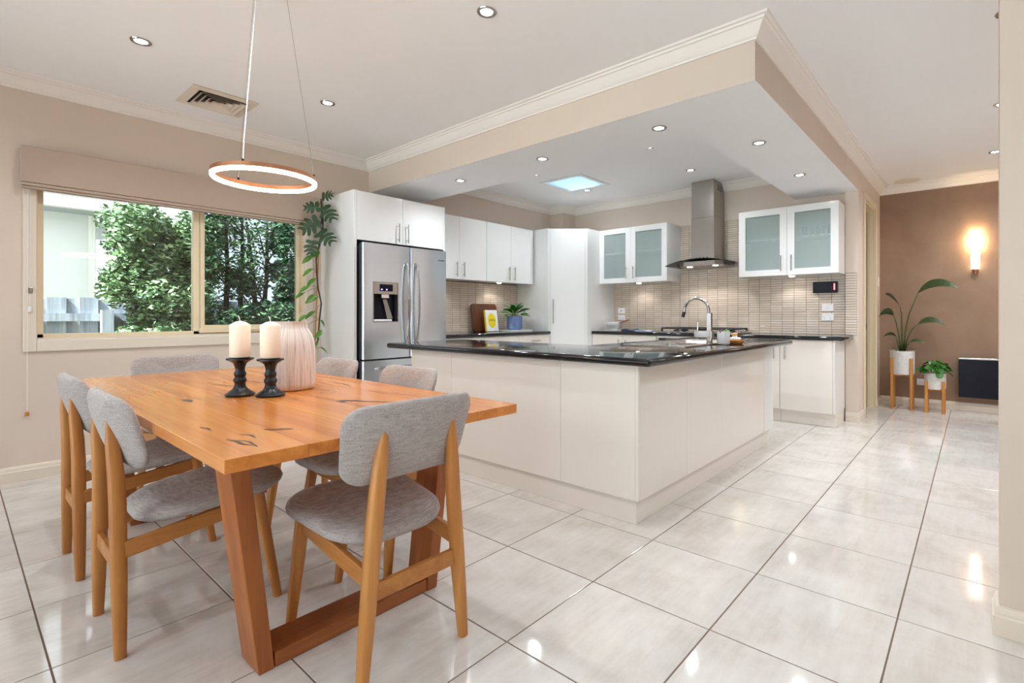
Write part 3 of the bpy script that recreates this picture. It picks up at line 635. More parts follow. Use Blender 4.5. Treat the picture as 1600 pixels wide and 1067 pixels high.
# glass-fronted wall cabinets
def glass_unit(lbl, x0, x1, xm, glasses):
    y0 = 5.65; t = thing('glass_cabinet', lbl, 'cabinet', ((x0+x1)/2, 5.83, 1.53))
    z0, z1 = 1.53, 2.25; w = .018; yi = y0+.022
    MB().box(x0, x0+w, yi, YH-.0075, z0, z1).build('side_panel', M_white, t, bevel=.001); MB().box(x1-w, x1, yi, YH-.0075, z0, z1).build('side_panel', M_white, t, bevel=.001)
    MB().box(x0+w, x1-w, yi, YH-.0075, z0, z0+w).build('bottom', M_white, t); MB().box(x0+w, x1-w, yi, YH-.0075, z1-w, z1).build('top', M_white, t)
    MB().box(x0+w, x1-w, YH-.014, YH-.0075, z0+w, z1-w).build('back', M_inner, t); MB().box(x0+w, x1-w, yi+.02, YH-.014, 1.92, 1.936).build('shelf', M_inner, t)
    for a, b, hx in ((x0, xm-.0015, xm-.055), (xm+.0015, x1, xm+.048)):
        r = .072; d = MB().box(a, a+r, y0, y0+.02, z0, z1).box(b-r, b, y0, y0+.02, z0, z1).box(a+r, b-r, y0, y0+.02, z0, z0+r-.008).box(a+r, b-r, y0, y0+.02, z1-r+.004, z1).build('door', M_white, t)
        sub(d, t); MB().box(a+r, b-r, y0+.008, y0+.012, z0+r-.008, z1-r+.004).build('frosted_pane', M_frost, d)
        bar_handle(d, (hx, y0, 1.655), .165, (0,0,1), (0,-1,0))
    return t
glass_unit('white wall cabinet with two frosted glass doors beside the corner pantry', -3.937, -2.93, -3.45, 0)
glass_unit('white wall cabinet with two frosted glass doors beside the doorway nib', -2.04, -1.047, -1.532, 0)
M_gl2 = frost('drinking_glass', srgb(225, 235, 235), .7)
for gx in (-1.40, -1.32, -1.24, -1.16):
    o = MB().lathe([(.028, 0), (.034, .11), (.031, .11), (.026, .006), (.001, .006)], (gx, 5.86, 1.9365), 16).build('drinking_glass', M_gl2, None, smooth=True); tag(o, 'clear drinking glass on the shelf behind the frosted doors near the nib', 'glass', 'glasses in the frosted cabinet')
g = 'lights under the frosted cabinets'
for x, w_ in ((-3.43, 'beside the pantry'), (-1.53, 'beside the black radio')): puck(x, 5.83, 1.5295, 'small round light under the frosted glass cabinet ' + w_, g)

# range hood
t = thing('range_hood', 'stainless chimney range hood with a curved glass canopy', 'range hood', (-2.49, 5.85, 1.70))
MB().box(-2.634, -2.347, 5.70, YH-.0075, 1.80, 2.26).build('lower_chimney', M_steelh, t, bevel=.006)
u = sub(MB().box(-2.631, -2.350, 5.703, YH-.0075, 2.2605, ZC-.001).build('upper_chimney', M_steelh, t, bevel=.006), t)
for k in range(5): MB().box(-2.3502, -2.3485, 5.80, 5.95, 2.585+k*.014, 2.592+k*.014).build('vent_slot', M_blk, u)
m = MB(); rings = []
for k in range(21):
    s = -1+2*k/20; x = -2.477+s*.430; zc = 1.755-.062*s*s; yf = 5.50+.06*s*s
    rings.append([(x, yf, zc), (x, YH-.0075, zc), (x, YH-.0075, zc+.006), (x, yf, zc+.006)])
m.loft(rings).build('glass_canopy', M_hglass, t, smooth=True)
MB().prism([(-2.76, YH-.0075), (-2.76, 5.66), (-2.68, 5.60), (-2.30, 5.60), (-2.22, 5.66), (-2.22, YH-.0075)], 1.685, 1.74).build('filter_box', M_steelh, t, bevel=.004)
MB().box(-2.64, -2.34, 5.69, YH-.0075, 1.762, 1.7995).build('collar', M_steelh, t, bevel=.004)
for k in range(4): MB().lathe([(.009,0),(.009,.006),(.001,.007)], (0,0,0), 12).xf(Matrix.Translation((-2.56+k*.045, 5.69, 1.78)) @ Matrix.Rotation(R(90), 4, 'X')).build('button', M_blk, t, smooth=True)
for x in (-2.65, -2.33):
    MB().lathe([(.03, -.0006), (.03, -.003), (.001, -.0035)], (x, 5.70, 1.685), 18).build('lamp_lens', M_lamp, t); spot(t, (x+2.49, 5.70-5.85, 1.66-1.70), 3.0, WARM, 120, .02, .4)

# power outlets and radio on the tiles
def outlet(x0, x1, z0, z1, lbl, kind, grp=None):
    t = thing('power_outlet', lbl, 'outlet', ((x0+x1)/2, YH-.008, (z0+z1)/2), grp); y = YH-.0065
    MB().box(x0, x1, y-.009, y, z0, z1).build('plate', M_plas, t, bevel=.003); xc, zc, w = (x0+x1)/2, (z0+z1)/2, (x1-x0)
    if kind == 2:
        for s in (-1, 1):
            MB().box(xc+s*w*.2-.007, xc+s*w*.2+.007, y-.012, y-.009, zc+.014, zc+.028).build('switch', M_plas, t)
            for dx in (-.008, .008): MB().box(xc+s*w*.25+dx-.0015, xc+s*w*.25+dx+.0015, y-.0096, y-.0088, zc-.012, zc-.003).build('socket_slot', M_dark, t)
            MB().box(xc+s*w*.25-.0015, xc+s*w*.25+.0015, y-.0096, y-.0088, zc-.026, zc-.017).build('socket_slot', M_dark, t)
    else: MB().box(xc-.008, xc+.008, y-.012, y-.009, zc-.01, zc+.01).build('switch', M_satin, t)
outlet(-1.275, -1.16, 1.146, 1.222, 'white switch plate above the socket under the black radio', 1)
outlet(-1.275, -1.16, 1.044, 1.122, 'white double power socket below the switch plate near the nib', 2)
outlet(-3.87, -3.755, 1.13, 1.205, 'white switch plate on the tiles above the bowl', 1)
outlet(-3.87, -3.755, 1.035, 1.11, 'white double power socket just above the white bowl', 2)
t = thing('kitchen_radio', 'black wall radio with a red lit display on the tiles', 'radio', (-1.235, 5.95, 1.40))
MB().box(-1.352, -1.118, 5.955, YH-.0065, 1.343, 1.462).build('body', M_blkgloss, t, bevel=.004)
MB().box(-1.15, -1.137, 5.9535, 5.9549, 1.372, 1.438).build('display', M_red, t)
MB().box(-1.346, -1.16, 5.9535, 5.9549, 1.350, 1.455).build('front_glass', M_blkgloss, t)

# ------------------------------------------------------------------ island
IZ = .882
t = thing('kitchen_island', 'ivory gloss L-shaped kitchen island with recessed kick', 'kitchen island', (-2.2, 3.0, 0))
px, py = -1.345, 2.28
MB().prism([(-3.355, py+.02), (px-.02, py+.02), (px-.02, 4.53), (-2.10, 4.53), (-2.10, 2.98), (-3.355, 2.98)], .135, IZ-.0425).build('carcass', M_cream, t)
MB().prism([(-3.33, py+.022), (px-.027, py+.022), (px-.027, 4.50), (-2.06, 4.50), (-2.06, 2.94), (-3.33, 2.94)], .001, .134).build('kickboard', M_cream, t)
for a, b in ((-3.355, -2.869), (-2.867, -1.866), (-1.864, px-.019)): MB().box(a, b, py, py+.0195, .133, IZ-.0425).build('front_panel', M_cream, t, bevel=.0012)
MB().box(px-.0185, px, py, py+.0195, .133, IZ-.0425).build('corner_strip', M_cream, t, bevel=.002)
for a, b in ((py+.02, 2.850), (2.852, 3.401), (3.403, 4.30)): MB().box(px-.0195, px, a, b, .133, IZ-.0425).build('side_panel', M_cream, t, bevel=.0012)
MB().box(px-.0195, px+.004, 4.302, 4.53, .133, IZ-.0425).build('end_post', M_white, t, bevel=.002)

def cut(o, boxes):
    cm = MB()
    for b in boxes: cm.box(*b)
    c = cm.build('cutter', None); md = o.modifiers.new('cut', 'BOOLEAN'); md.operation = 'DIFFERENCE'; md.object = c; md.solver = 'EXACT'
    bpy.context.view_layer.update(); dg = bpy.context.evaluated_depsgraph_get(); me = bpy.data.meshes.new_from_object(o.evaluated_get(dg))
    o.modifiers.clear(); old = o.data; o.data = me; bpy.data.meshes.remove(old); bpy.data.objects.remove(c)
sx0, sx1, sy0, sy1 = -2.0, -1.505, 3.17, 4.28
bowl = (-1.93, -1.58, 3.62, 4.08)
o = MB().prism([(-3.64, 2.235), (-1.255, 2.235), (-1.255, 4.82), (-2.21, 4.82), (-2.21, 3.03), (-3.64, 3.03)], IZ-.042, IZ).build('benchtop', M_gran, None, bevel=.0195, seg=5)
cut(o, [(bowl[0]-.004, bowl[1]+.004, bowl[2]-.004, bowl[3]+.004, IZ-.1, IZ+.05)])
o.data.shade_smooth(); o.data.set_sharp_from_angle(angle=R(30))
tag(o, 'polished black granite L-shaped benchtop on the kitchen island', 'benchtop')
# carve the carcass too, so that the bowl hangs free
isl = [c for c in t.children if c.name.startswith('carcass')][0]

t = thing('kitchen_sink', 'stainless inset sink with bowl and ribbed drainer in the island', 'sink', (-1.75, 3.72, IZ))
z0, z1 = IZ+.0006, IZ+.006
m = MB().box(sx0, sx1, sy0, bowl[2], z0, z1).box(sx0, sx1, bowl[3], sy1, z0, z1).box(sx0, bowl[0], bowl[2], bowl[3], z0, z1).box(bowl[1], sx1, bowl[2], bowl[3], z0, z1); m.build('rim', M_steelh, t)
for b in ((sx0, sx1, sy0, sy0+.012), (sx0, sx1, sy1-.012, sy1), (sx0, sx0+.012, sy0+.012, sy1-.012), (sx1-.012, sx1, sy0+.012, sy1-.012)): MB().box(*b, z1, z1+.004).build('rim_lip', M_satin, t, bevel=.002)
m = MB(); bd = .036
m.add([(bowl[0], bowl[2], z1), (bowl[1], bowl[2], z1), (bowl[1], bowl[3], z1), (bowl[0], bowl[3], z1), (bowl[0]+.02, bowl[2]+.02, IZ-bd), (bowl[1]-.02, bowl[2]+.02, IZ-bd), (bowl[1]-.02, bowl[3]-.02, IZ-bd), (bowl[0]+.02, bowl[3]-.02, IZ-bd)],
      [(0,1,5,4),(1,2,6,5),(2,3,7,6),(3,0,4,7),(4,5,6,7)]); m.build('bowl', M_steelh, t)
for k in range(8): MB().tube([(sx0+.08+k*.045, 3.22, z1), (sx0+.08+k*.045, 3.57, z1)], .005, 6).build('drainer_rib', M_satin, t)
# second basin ridge and strainer tray seen above the rim
MB().lathe([(.03, 0), (.034, .003), (.001, .003)], (-1.755, 3.85, IZ-bd), 16).build('strainer', M_chrome, t, smooth=True)

t = thing('kitchen_tap', 'tall chrome gooseneck mixer tap with square body at the sink', 'tap', (-1.545, 3.665, IZ+.006))
tx, ty, tz = -1.545, 3.665, IZ+.0062
MB().lathe([(.026, 0), (.026, .008), (.018, .012), (.001, .012)], (tx, ty, tz), 18).build('base', M_tap, t, smooth=True)
MB().box(tx-.017, tx+.017, ty-.017, ty+.017, tz+.012, tz+.232).build('post', M_tap, t, bevel=.003)
MB().box(tx-.115, tx+.026, ty-.026, ty+.026, tz+.045, tz+.097).build('body', M_tap, t, bevel=.003)
arc = [(tx-.006, ty, tz+.22)] + [(tx-.105+.1*math.cos(R(a)), ty, tz+.245+.1*math.sin(R(a))) for a in range(0, 181, 15)] + [(tx-.212, ty, tz+.222)]
MB().tube(arc, .0115, 12).build('spout', M_tap, t, smooth=True)
MB().tube([(tx-.205, ty, tz+.242), (tx-.217, ty, tz+.20)], .0135, 12).build('nozzle', M_blk, t, smooth=True)
MB().tube([(tx-.095, ty, tz+.097), (tx-.095, ty, tz+.162)], .006, 8).build('lever', M_tap, t, smooth=True)

t = thing('succulent_pot', 'small white pot with a red and green succulent by the tap', 'potted plant', (-1.475, 3.735, IZ))
cx, cy = -1.455, 3.71
t.location = (cx, cy, IZ+.0065); ORG[t.name] = (cx, cy, IZ+.0065)
MB().lathe([(.001, 0), (.044, 0), (.046, .004), (.047, .094), (.042, .094), (.041, .08), (.001, .08)], (cx, cy, IZ+.0065), 24).build('pot', M_ceram, t, smooth=True)
MB().disc((cx, cy, IZ+.0875), .041).build('soil', M_soil, t)
M_sucr = pm('reddish_succulent', srgb(120, 76, 66), .5); M_sucg = pm('light_green_succulent', srgb(130, 170, 90), .5)
for k in range(16):
    a = k*2.4; r = .006+.0022*k; h = .03-.0008*k; b = Vector((cx+r*math.cos(a), cy+r*math.sin(a), IZ+.088))
    MB().tube([b, b+Vector((.008*math.cos(a), .008*math.sin(a), h*.6)), b+Vector((.016*math.cos(a), .016*math.sin(a), h))], [.003, .0065, .001], 6).build('leaf', M_sucg if (math.cos(a) > .1) else M_sucr, t, smooth=True)

t = thing('wooden_tray', 'small round wooden tray standing on the island by the sink', 'tray', (-1.43, 3.90, IZ))
cx, cy = -1.425, 3.87; ORG[t.name] = (cx, cy, IZ); t.location = (cx, cy, IZ)
MB().lathe([(.001, .0005), (.05, .0005), (.052, .004), (.001, .006)], (cx, cy, IZ), 24).build('foot', M_stand, t, smooth=True)
MB().lathe([(.001, .008), (.06, .008), (.068, .028), (.062, .028), (.056, .016), (.001, .016)], (cx, cy, IZ), 28).build('dish', M_stand, t, smooth=True)
o = pillow(roundrect(.085, .06, .025, 5), .012, lambda a, b, w: (cx+a, cy+b, IZ+.04+w)).build('soap_bar', M_ceram, None, smooth=True); tag(o, 'white rounded soap bar on the wooden tray', 'soap')
t = thing('scrub_brush', 'little wooden scrubbing brush lying on the soap bar', 'brush', (cx, cy, IZ+.052))
MB().lathe([(.018, .0005), (.021, .014), (.001, .014)], (cx-.005, cy, IZ+.052), 18).build('bristles', M_wick, t)
MB().lathe([(.02, .0145), (.024, .018), (.022, .026), (.008, .034), (.001, .036)], (cx-.005, cy, IZ+.052), 18).build('handle', M_stand, t, smooth=True)

# ------------------------------------------------------------------ things on the benches
o = MB().prism(roundrect(.20, .16, .012, 4, -3.74, 5.70), BZ+.0005, BZ+.012).build('serving_board', M_ceram, None, bevel=.003); tag(o, 'flat white board under the bowl on the cooking bench', 'board')
t = thing('mixing_bowl', 'white ceramic bowl standing on the cooking bench below the sockets', 'bowl', (-3.72, 5.72, BZ+.0125))
MB().lathe([(.001, .0), (.052, .0), (.056, .006), (.092, .035), (.114, .08), (.118, .102), (.113, .102), (.107, .08), (.088, .042), (.05, .014), (.001, .012)], (-3.735, 5.705, BZ+.0125), 36).build('bowl_body', M_ceram, t, smooth=True)
MB().box(-3.885, -3.845, 5.69, 5.72, BZ+.095, BZ+.108).build('side_grip', M_ceram, t, bevel=.003)
for k, dz in ((0, .0), (1, -.012)):
    o = MB().tube([(-3.75, 5.70-.03*k, BZ+.052+k*.005), (-3.66, 5.70-.03*k, BZ+.108+dz), (-3.50+.02*k, 5.69-.04*k, BZ+.15+dz)], [.009, .006, .008], 8).build('wooden_spoon', M_spoon, None, smooth=True)
    tag(o, ('upper' if k == 0 else 'lower') + ' wooden spoon resting over the rim of the white bowl', 'spoon')
def cloth(name, lbl, pts, z, mat, h=.012):
    m = MB(); n = 10; g = []
    a, b, c, d = [Vector((*p, 0)) for p in pts]
    for i in range(n+1):
        for j in range(n+1):
            s, q = i/n, j/n; p = a*(1-s)*(1-q)+b*s*(1-q)+c*s*q+d*(1-s)*q; g.append((p.x, p.y, z+h*(.55+.45*math.sin(5*s+3*q)*math.sin(3.1*q+1))))
    top = g; bot = [(x, y, z) for x, y, _ in g]; N = (n+1)**2; fs = []
    for i in range(n):
        for j in range(n):
            q = (i*(n+1)+j, (i+1)*(n+1)+j, (i+1)*(n+1)+j+1, i*(n+1)+j+1); fs.append(q); fs.append(tuple(N+k for k in q[::-1]))
    bd = [i*(n+1) for i in range(n+1)] + [n*(n+1)+j for j in range(1, n+1)] + [i*(n+1)+n for i in range(n-1, -1, -1)] + [j for j in range(n-1, 0, -1)]
    for k in range(len(bd)):
        p, q = bd[k], bd[(k+1) % len(bd)]; fs.append((p, q, N+q, N+p))
    o = MB().add(top+bot, fs).build(name, mat, None, smooth=True, ang=60); tag(o, lbl, 'tea towel'); return o
cloth('tea_towel', 'folded navy tea towel beside the white bowl', [(-3.56, 5.60), (-3.36, 5.58), (-3.30, 5.76), (-3.50, 5.80)], BZ+.001, M_navy, .03)
cloth('tea_towel', 'pale blue tea towel lying next to the navy one', [(-3.34, 5.57), (-3.14, 5.58), (-3.12, 5.74), (-3.29, 5.75)], BZ+.001, M_pale, .02)

# left bench: board, book, plant on a tray
t = thing('chopping_board', 'dark wooden chopping board leaning against the tiles', 'chopping board', (-4.80, 4.36, BZ))
m = MB().prism(roundrect(.43, .355, .045, 6), -.0125, .0125); Mx = Matrix.Translation((-4.823, 4.365, BZ+.1785)) @ Matrix.Rotation(R(-9), 4, 'Y') @ Matrix(((0,0,1,0),(1,0,0,0),(0,1,0,0),(0,0,0,1)))
m.xf(Mx).build('board', M_choc, t, bevel=.004)
m = MB(); rp = roundrect(.37, .295, .03, 6); rq = roundrect(.355, .28, .025, 6)
m.loft([[(a, b, .0126) for a, b in rp], [(a, b, .0128) for a, b in rq]], cap=False); m.xf(Mx).build('juice_groove', M_resin, t)
t = thing('cook_book', 'white cookbook with a yellow spine and a yellow oval on the cover', 'book', (-4.70, 4.365, BZ))
Bx = Matrix.Translation((-4.703, 4.365, BZ+.1365)) @ Matrix.Rotation(R(-9), 4, 'Y') @ Matrix(((0,0,1,0),(1,0,0,0),(0,1,0,0),(0,0,0,1)))
MB().box(-.094, .098, -.132, .132, -.012, .012).xf(Bx).build('pages', M_paper, t)
cv = MB().box(-.098, .1, -.135, .135, .0121, .0145).xf(Bx).build('front_cover', M_paper, t); sub(cv, t)
MB().box(-.098, .1, -.135, .135, -.0145, -.0121).xf(Bx).build('back_cover', M_paper, t)
MB().box(-.1015, -.0981, -.135, .135, -.0145, .0145).xf(Bx).build('spine', M_yel, t)
MB().prism([(.066*math.copysign(abs(math.cos(a))**.85, math.cos(a)), .092*math.copysign(abs(math.sin(a))**1.12, math.sin(a))) for a in [2*math.pi*k/40 for k in range(40)]], .0146, .0150).xf(Bx).build('cover_oval', M_yel, cv)
fc = bpy.data.curves.new('cover_text', 'FONT'); fc.body = 'SIMPLE'; fc.size = .034; fc.align_x = 'CENTER'; fc.align_y = 'CENTER'; fc.extrude = .0002
fo = bpy.data.objects.new('tmp', fc); COL.objects.link(fo); bpy.context.view_layer.update()
fm = bpy.data.meshes.new_from_object(fo.evaluated_get(bpy.context.evaluated_depsgraph_get())); bpy.data.objects.remove(fo)
L0 = ORG[t.name]; fm.transform(Matrix.Translation(-Vector(L0)) @ Bx @ Matrix.Translation((.002, .004, .0154))); fm.materials.clear()
link('cover_text', fm, M_ink, cv)
o = MB().prism(roundrect(.24, .40, .006, 3, -4.62, 4.72), BZ+.0005, BZ+.017).build('serving_tray', M_ceram, None, bevel=.002); tag(o, 'flat white tray under the blue plant pot', 'tray')

def leafmesh(L, Wd, droop=.4, fold=.15, n=7, tip=1.0, power=.8):
    """a leaf along +Y, blade in XY, drooping in -Z"""
    m = MB(); rows = []
    for k in range(n+1):
        s = k/n; w = Wd/2*(math.sin(math.pi*min(1, s**power*.97+.015))**.8); y = L*s*(1-.25*droop*s); z = -droop*L*s*s*.6
        rows.append([(-w, y, z+fold*w), (-w*.5, y, z+fold*w*.35), (0, y, z), (w*.5, y, z+fold*w*.35), (w, y, z+fold*w)])
    for k in range(n):
        for i in range(4): m.add([rows[k][i], rows[k][i+1], rows[k+1][i+1], rows[k+1][i]], [(0,1,2,3)])
    bm = bmesh.new(); me = m.mesh('leaf'); bm.from_mesh(me); bmesh.ops.remove_doubles(bm, verts=bm.verts, dist=1e-5); bm.to_mesh(me); bm.free(); me.shade_smooth(); return me
def put_leaf(parent, me, mat, base, az, pitch, roll=0, scale=1, name='leaf'):
    """azimuth of the blade direction (0 = +X), pitch up; base in the parent's space"""
    if not me.materials: me.materials.append(mat)
    o = bpy.data.objects.new(name, me); COL.objects.link(o); o.parent = parent
    o.matrix_local = Matrix.Translation(base) @ Matrix.Rotation(az-math.pi/2, 4, 'Z') @ Matrix.Rotation(pitch, 4, 'X') @ Matrix.Rotation(roll, 4, 'Y') @ Matrix.Scale(scale, 4); return o

t = thing('potted_peperomia', 'leafy green plant in a ribbed blue pot beside the cookbook', 'potted plant', (-4.62, 4.70, BZ+.0175))
pz = BZ+.0175
MB().lathe([(.001, 0), (.085, 0), (.088, .012), (.100, .014), (.103, .02), (.104, .178), (.096, .178), (.095, .155), (.001, .155)], (-4.62, 4.70, pz), 32).build('pot', M_blue, t, smooth=True)
MB().disc((-4.62, 4.70, pz+.157), .095).build('soil', M_soil, t)
lm = leafmesh(.165, .085, .35, .25)
rnd = random.Random(3)
for k in range(17):
    a = k*2.4 + .4; rb = .012+.0035*k; h = .10-.005*k+rnd.uniform(-.01, .01); bp = Vector((rb*.5*math.cos(a), rb*.5*math.sin(a), .155)); tp = Vector((rb*1.3*math.cos(a), rb*1.3*math.sin(a), .165+h))
    m = MB().tube([bp, (bp+tp)/2+Vector((0,0,.012)), tp], .003, 6); o = m.mesh('stem'); link('stem', o, M_leafm, t)
    put_leaf(t, lm, M_leafp, tp, a, R(55-3.2*k), rnd.uniform(-.4, .4), rnd.uniform(.75, 1.1))

# ------------------------------------------------------------------ dining table
TZ, tx0, tx1, ty0, ty1 = .75, -3.81, -1.403, .425, 1.44
t = thing('dining_table', 'solid orange timber dining table with dark resin cracks and splayed plank legs', 'table', (-2.606, .932, 0))
nb = 5; bw = (ty1-ty0)/nb
for k in range(nb): MB().box(tx0, tx1, ty0+k*bw+.0003, ty0+(k+1)*bw-.0003, TZ-.036, TZ).build('top_board', M_tabl, t, bevel=.0015)
def tleg(e, s):
    """e: +1 end near the island side, s: -1 near long side"""
    xm = (tx0+tx1)/2; ymid = (ty0+ty1)/2
    X = lambda x: x if e > 0 else 2*xm-x
    Y = lambda y: y if s < 0 else 2*ymid-y
    top = [(-1.682, .516), (-1.822, .516), (-1.822, .572), (-1.682, .572)]; bot = [(-1.682, .602), (-1.822, .602), (-1.822, .648), (-1.682, .648)]
    MB().loft([[(X(a), Y(b), .0005) for a, b in bot], [(X(a), Y(b), TZ-.0365) for a, b in top]]).build('leg', M_tabd, t, bevel=.003)
for e in (1, -1):
    for s in (-1, 1): tleg(e, s)
    xm = (tx0+tx1)/2; x = (-1.682, -1.822) if e > 0 else (2*xm+1.682, 2*xm+1.822)
    MB().box(min(x)+.002, max(x)-.002, .649, 2*(ty0+ty1)/2-.649, .001, .047).build('rail', M_tabr, t, bevel=.003)
def crack(pts, wds):
    m = MB(); L = []; Rr = []
    for k, (p, w) in enumerate(zip(pts, wds)):
        a = Vector(pts[max(k-1, 0)]); b = Vector(pts[min(k+1, len(pts)-1)]); d = (b-a).normalized(); nn = Vector((-d.y, d.x)); p = Vector(p)
        L.append((*(p+nn*w), TZ+.0006)); Rr.append((*(p-nn*w), TZ+.0006))
    for k in range(len(pts)-1): m.add([L[k], L[k+1], Rr[k+1], Rr[k]], [(0,1,2,3)])
    m.build('resin_crack', M_resin, t)
def crk(x, y, pts, w): crack([(x+a, y+b) for a, b in pts], w)
crk(-1.63, .50, [(0,0),(.04,.012),(.09,.01),(.14,.03)], [.002,.006,.005,.001])
crk(-1.67, .545, [(0,0),(.03,.02),(.08,.016)], [.001,.005,.001]); crk(-1.69, .62, [(0,0),(.03,.015),(.05,.05),(.07,.06)], [.004,.009,.007,.001])
crk(-1.60, .52, [(0,0),(.05,.012),(.12,.006)], [.001,.004,.001]); crk(-1.87, .50, [(0,0),(.03,.012),(.08,.008)], [.002,.005,.001])
crk(-1.96, 1.03, [(-.05,-.0),(-.02,.03),(.03,.05),(.10,.09),(.17,.11),(.24,.16)], [.016,.014,.006,.005,.003,.001])
crk(-2.02, 1.02, [(0,0),(.06,.0),(.05,-.02)], [.012,.006,.001]); crk(-2.55, .62, [(0,0),(.05,.012),(.10,.004)], [.004,.016,.002])
crk(-3.05, .86, [(0,0),(.1,.0),(.22,.05),(.36,.06)], [.001,.004,.004,.001]); crk(-3.12, .98, [(0,0),(.16,.05),(.3,.06)], [.001,.003,.001]); crk(-3.6, .72, [(0,0),(.04,.05),(.03,.10)], [.002,.008,.001])
crk(-2.28, 1.06, [(0,0),(.02,.03)], [.003,.001]); crk(-2.2, .92, [(0,0),(.03,.012)], [.004,.001]); crk(-2.6, 1.28, [(0,0),(.1,.01),(.2,-.004)], [.001,.006,.001]); crk(-2.0, 1.36, [(0,0),(.3,.005),(.52,0)], [.0005,.0015,.0005])

# chairs: local frame, Y = the way the sitter faces, rear legs at y = 0
def make_chair():
    t = thing('dining_chair', 'x', 'chair', (0,0,0), 'grey upholstered dining chairs around the table', world=False)
    for s in (-1, 1):
        a, b = Vector((s*.187, 0, .0005)), Vector((s*.122, 0, .772)); pts, rs = [], []
        for k in range(9):
            q = k/8; pts.append(a.lerp(b, q)+Vector((0, -.017*max(0, (q-.7)/.3), 0))); rs.append([.0160,.0190,.0212,.0225,.0232,.0232,.0225,.0195,.009][k])
        MB().tube(pts, rs, 12, sq=.72).build('leg', M_oak, t, smooth=True, ang=60)
        a, b = Vector((s*.188, .475, .0005)), Vector((s*.172, .405, .435)); MB().tube([a, a.lerp(b,.3), a.lerp(b,.65), b], [.0145,.0175,.0205,.0215], 12, sq=.72).build('leg', M_oak, t, smooth=True, ang=60)
        p, q = Vector((s*.170, .012, .338)), Vector((s*.172, .40, .392)); h = Vector((0, 0, .027)); w = Vector((.0095, 0, 0))
        MB().loft([[p-h-w, p-h+w, p+h+w, p+h-w], [q-h-w, q-h+w, q+h+w, q+h-w]]).build('side_rail', M_oaky, t, bevel=.004)
    MB().box(-.162, .162, .396, .416, .365, .415).build('front_rail', M_oaky, t, bevel=.003)
    MB().box(-.158, .158, -.010, .010, .262, .314).build('stretcher', M_oaky, t, bevel=.004)
    ol = roundrect(.455, .475, .15, 8, 0, .288)
    ol = [(x*(.86+.16*max(0, min(1, (y-.05)/.36))), y) for x, y in ol]
    pillow(ol, .030, lambda a, b, w: (a, b, .438+.050*(b-.29)/.25*.5+w-.18*(.05-a*a)*.35+(.0 if w < 0 else 0)), 5).build('seat', M_fab, t, smooth=True, ang=80)
    oo = roundrect(.472, .258, .062, 8)
    oo = [(x*(1-.10*max(0, -z/.13)), z) for x, z in oo]
    pillow(oo, .021, lambda a, b, w: (a, -.007-.30*b+.95*a*a-w*.96, .716+b*.96-w*.28), 5).build('backrest', M_fab, t, smooth=True, ang=80)
    return t
ch = make_chair()
spots = [((-1.36, .943), 90, 'grey upholstered oak chair at the table end facing away from the island corner'),
         ((-2.302, .350), 0, 'grey upholstered oak chair on the open long side of the table, beside the end chair'),
         ((-3.058, .347), 0, 'grey upholstered oak chair on the open long side of the table, nearer the window wall'),
         ((-2.215, 1.50), 180, 'grey upholstered oak chair tucked in between the table and the island'),
         ((-2.955, 1.50), 180, 'grey upholstered oak chair tucked in on the fridge side of the table'),
         ((-4.02, .945), -90, 'grey upholstered oak chair at the table end under the window')]
for i, (p, rot, lbl) in enumerate(spots):
    o = ch if i == 0 else copy_tree(ch)
    o.location = (p[0], p[1], 0); o.rotation_euler = (0, 0, R(rot)); o['label'] = lbl

# table decor
def holder(x, y, lbl, hh=.165):
    t = thing('candle_holder', lbl, 'candle holder', (x, y, TZ))
    pr = [(.001,.0006),(.056,.0006),(.058,.008),(.048,.016),(.030,.028),(.022,.04),(.021,.052),(.026,.06),(.025,.068),(.020,.076),(.024,.086),(.023,.094),(.018,.102),(.021,.118),(.026,.132),(.042,.142),(.053,.147),(.053,.152),(.040,.1525),(.001,.1525)]
    MB().lathe([(r, z*hh/.1525) for r, z in pr], (x, y, TZ), 32).build('turned_stand', M_blackwood, t, smooth=True, ang=50)
    MB().lathe([(.036, .0002), (.037, .003), (.001, .0035)], (x, y, TZ+hh), 24).build('drip_plate', M_blackwood, t)
def candle(x, y, z, h, lbl):
    t = thing('pillar_candle', lbl, 'candle', (x, y, z))
    MB().lathe([(.001, .0), (.039, .0), (.0405, .003), (.0405, h-.006), (.037, h-.001), (.018, h+.010), (.001, h+.014)], (x, y, z), 32).build('wax', M_ivory, t, smooth=True, ang=50)
    MB().tube([(x, y, z+h+.012), (x+.003, y-.003, z+h+.024), (x-.004, y-.006, z+h+.036)], .0017, 6).build('wick', M_wick, t)
for (x, y, o1, hh) in ((-2.478, .812, 'holding the candle farther from the vase', .165), (-2.362, .892, 'right in front of the vase', .163)):
    holder(x, y, 'black turned wooden candle holder ' + o1, hh)
candle(-2.478, .812, TZ+.169, .145, 'ivory pillar candle on the black holder farther from the vase'); candle(-2.362, .892, TZ+.167, .145, 'ivory pillar candle on the black holder in front of the vase')
t = thing('ribbed_vase', 'tall whitewashed ceramic vase with dark vertical scratches behind the candles', 'vase', (-2.52, 1.04, TZ))
n = 72; rings = []
for r, z in [(.001,.0006),(.092,.0006),(.102,.008),(.107,.03),(.108,.10),(.107,.19),(.103,.225),(.092,.26),(.078,.285),(.073,.295),(.074,.318),(.076,.322),(.068,.322),(.066,.30),(.07,.28),(.09,.24),(.095,.1),(.09,.02),(.001,.015)]:
    rings.append([(-2.52+(r+(.0012*((i*7) % 5-2) if .03 <= z <= .3 and r > .07 else 0))*math.cos(2*math.pi*i/n), 1.04+(r+(.0012*((i*7) % 5-2) if .03 <= z <= .3 and r > .07 else 0))*math.sin(2*math.pi*i/n), TZ+z) for i in range(n)])
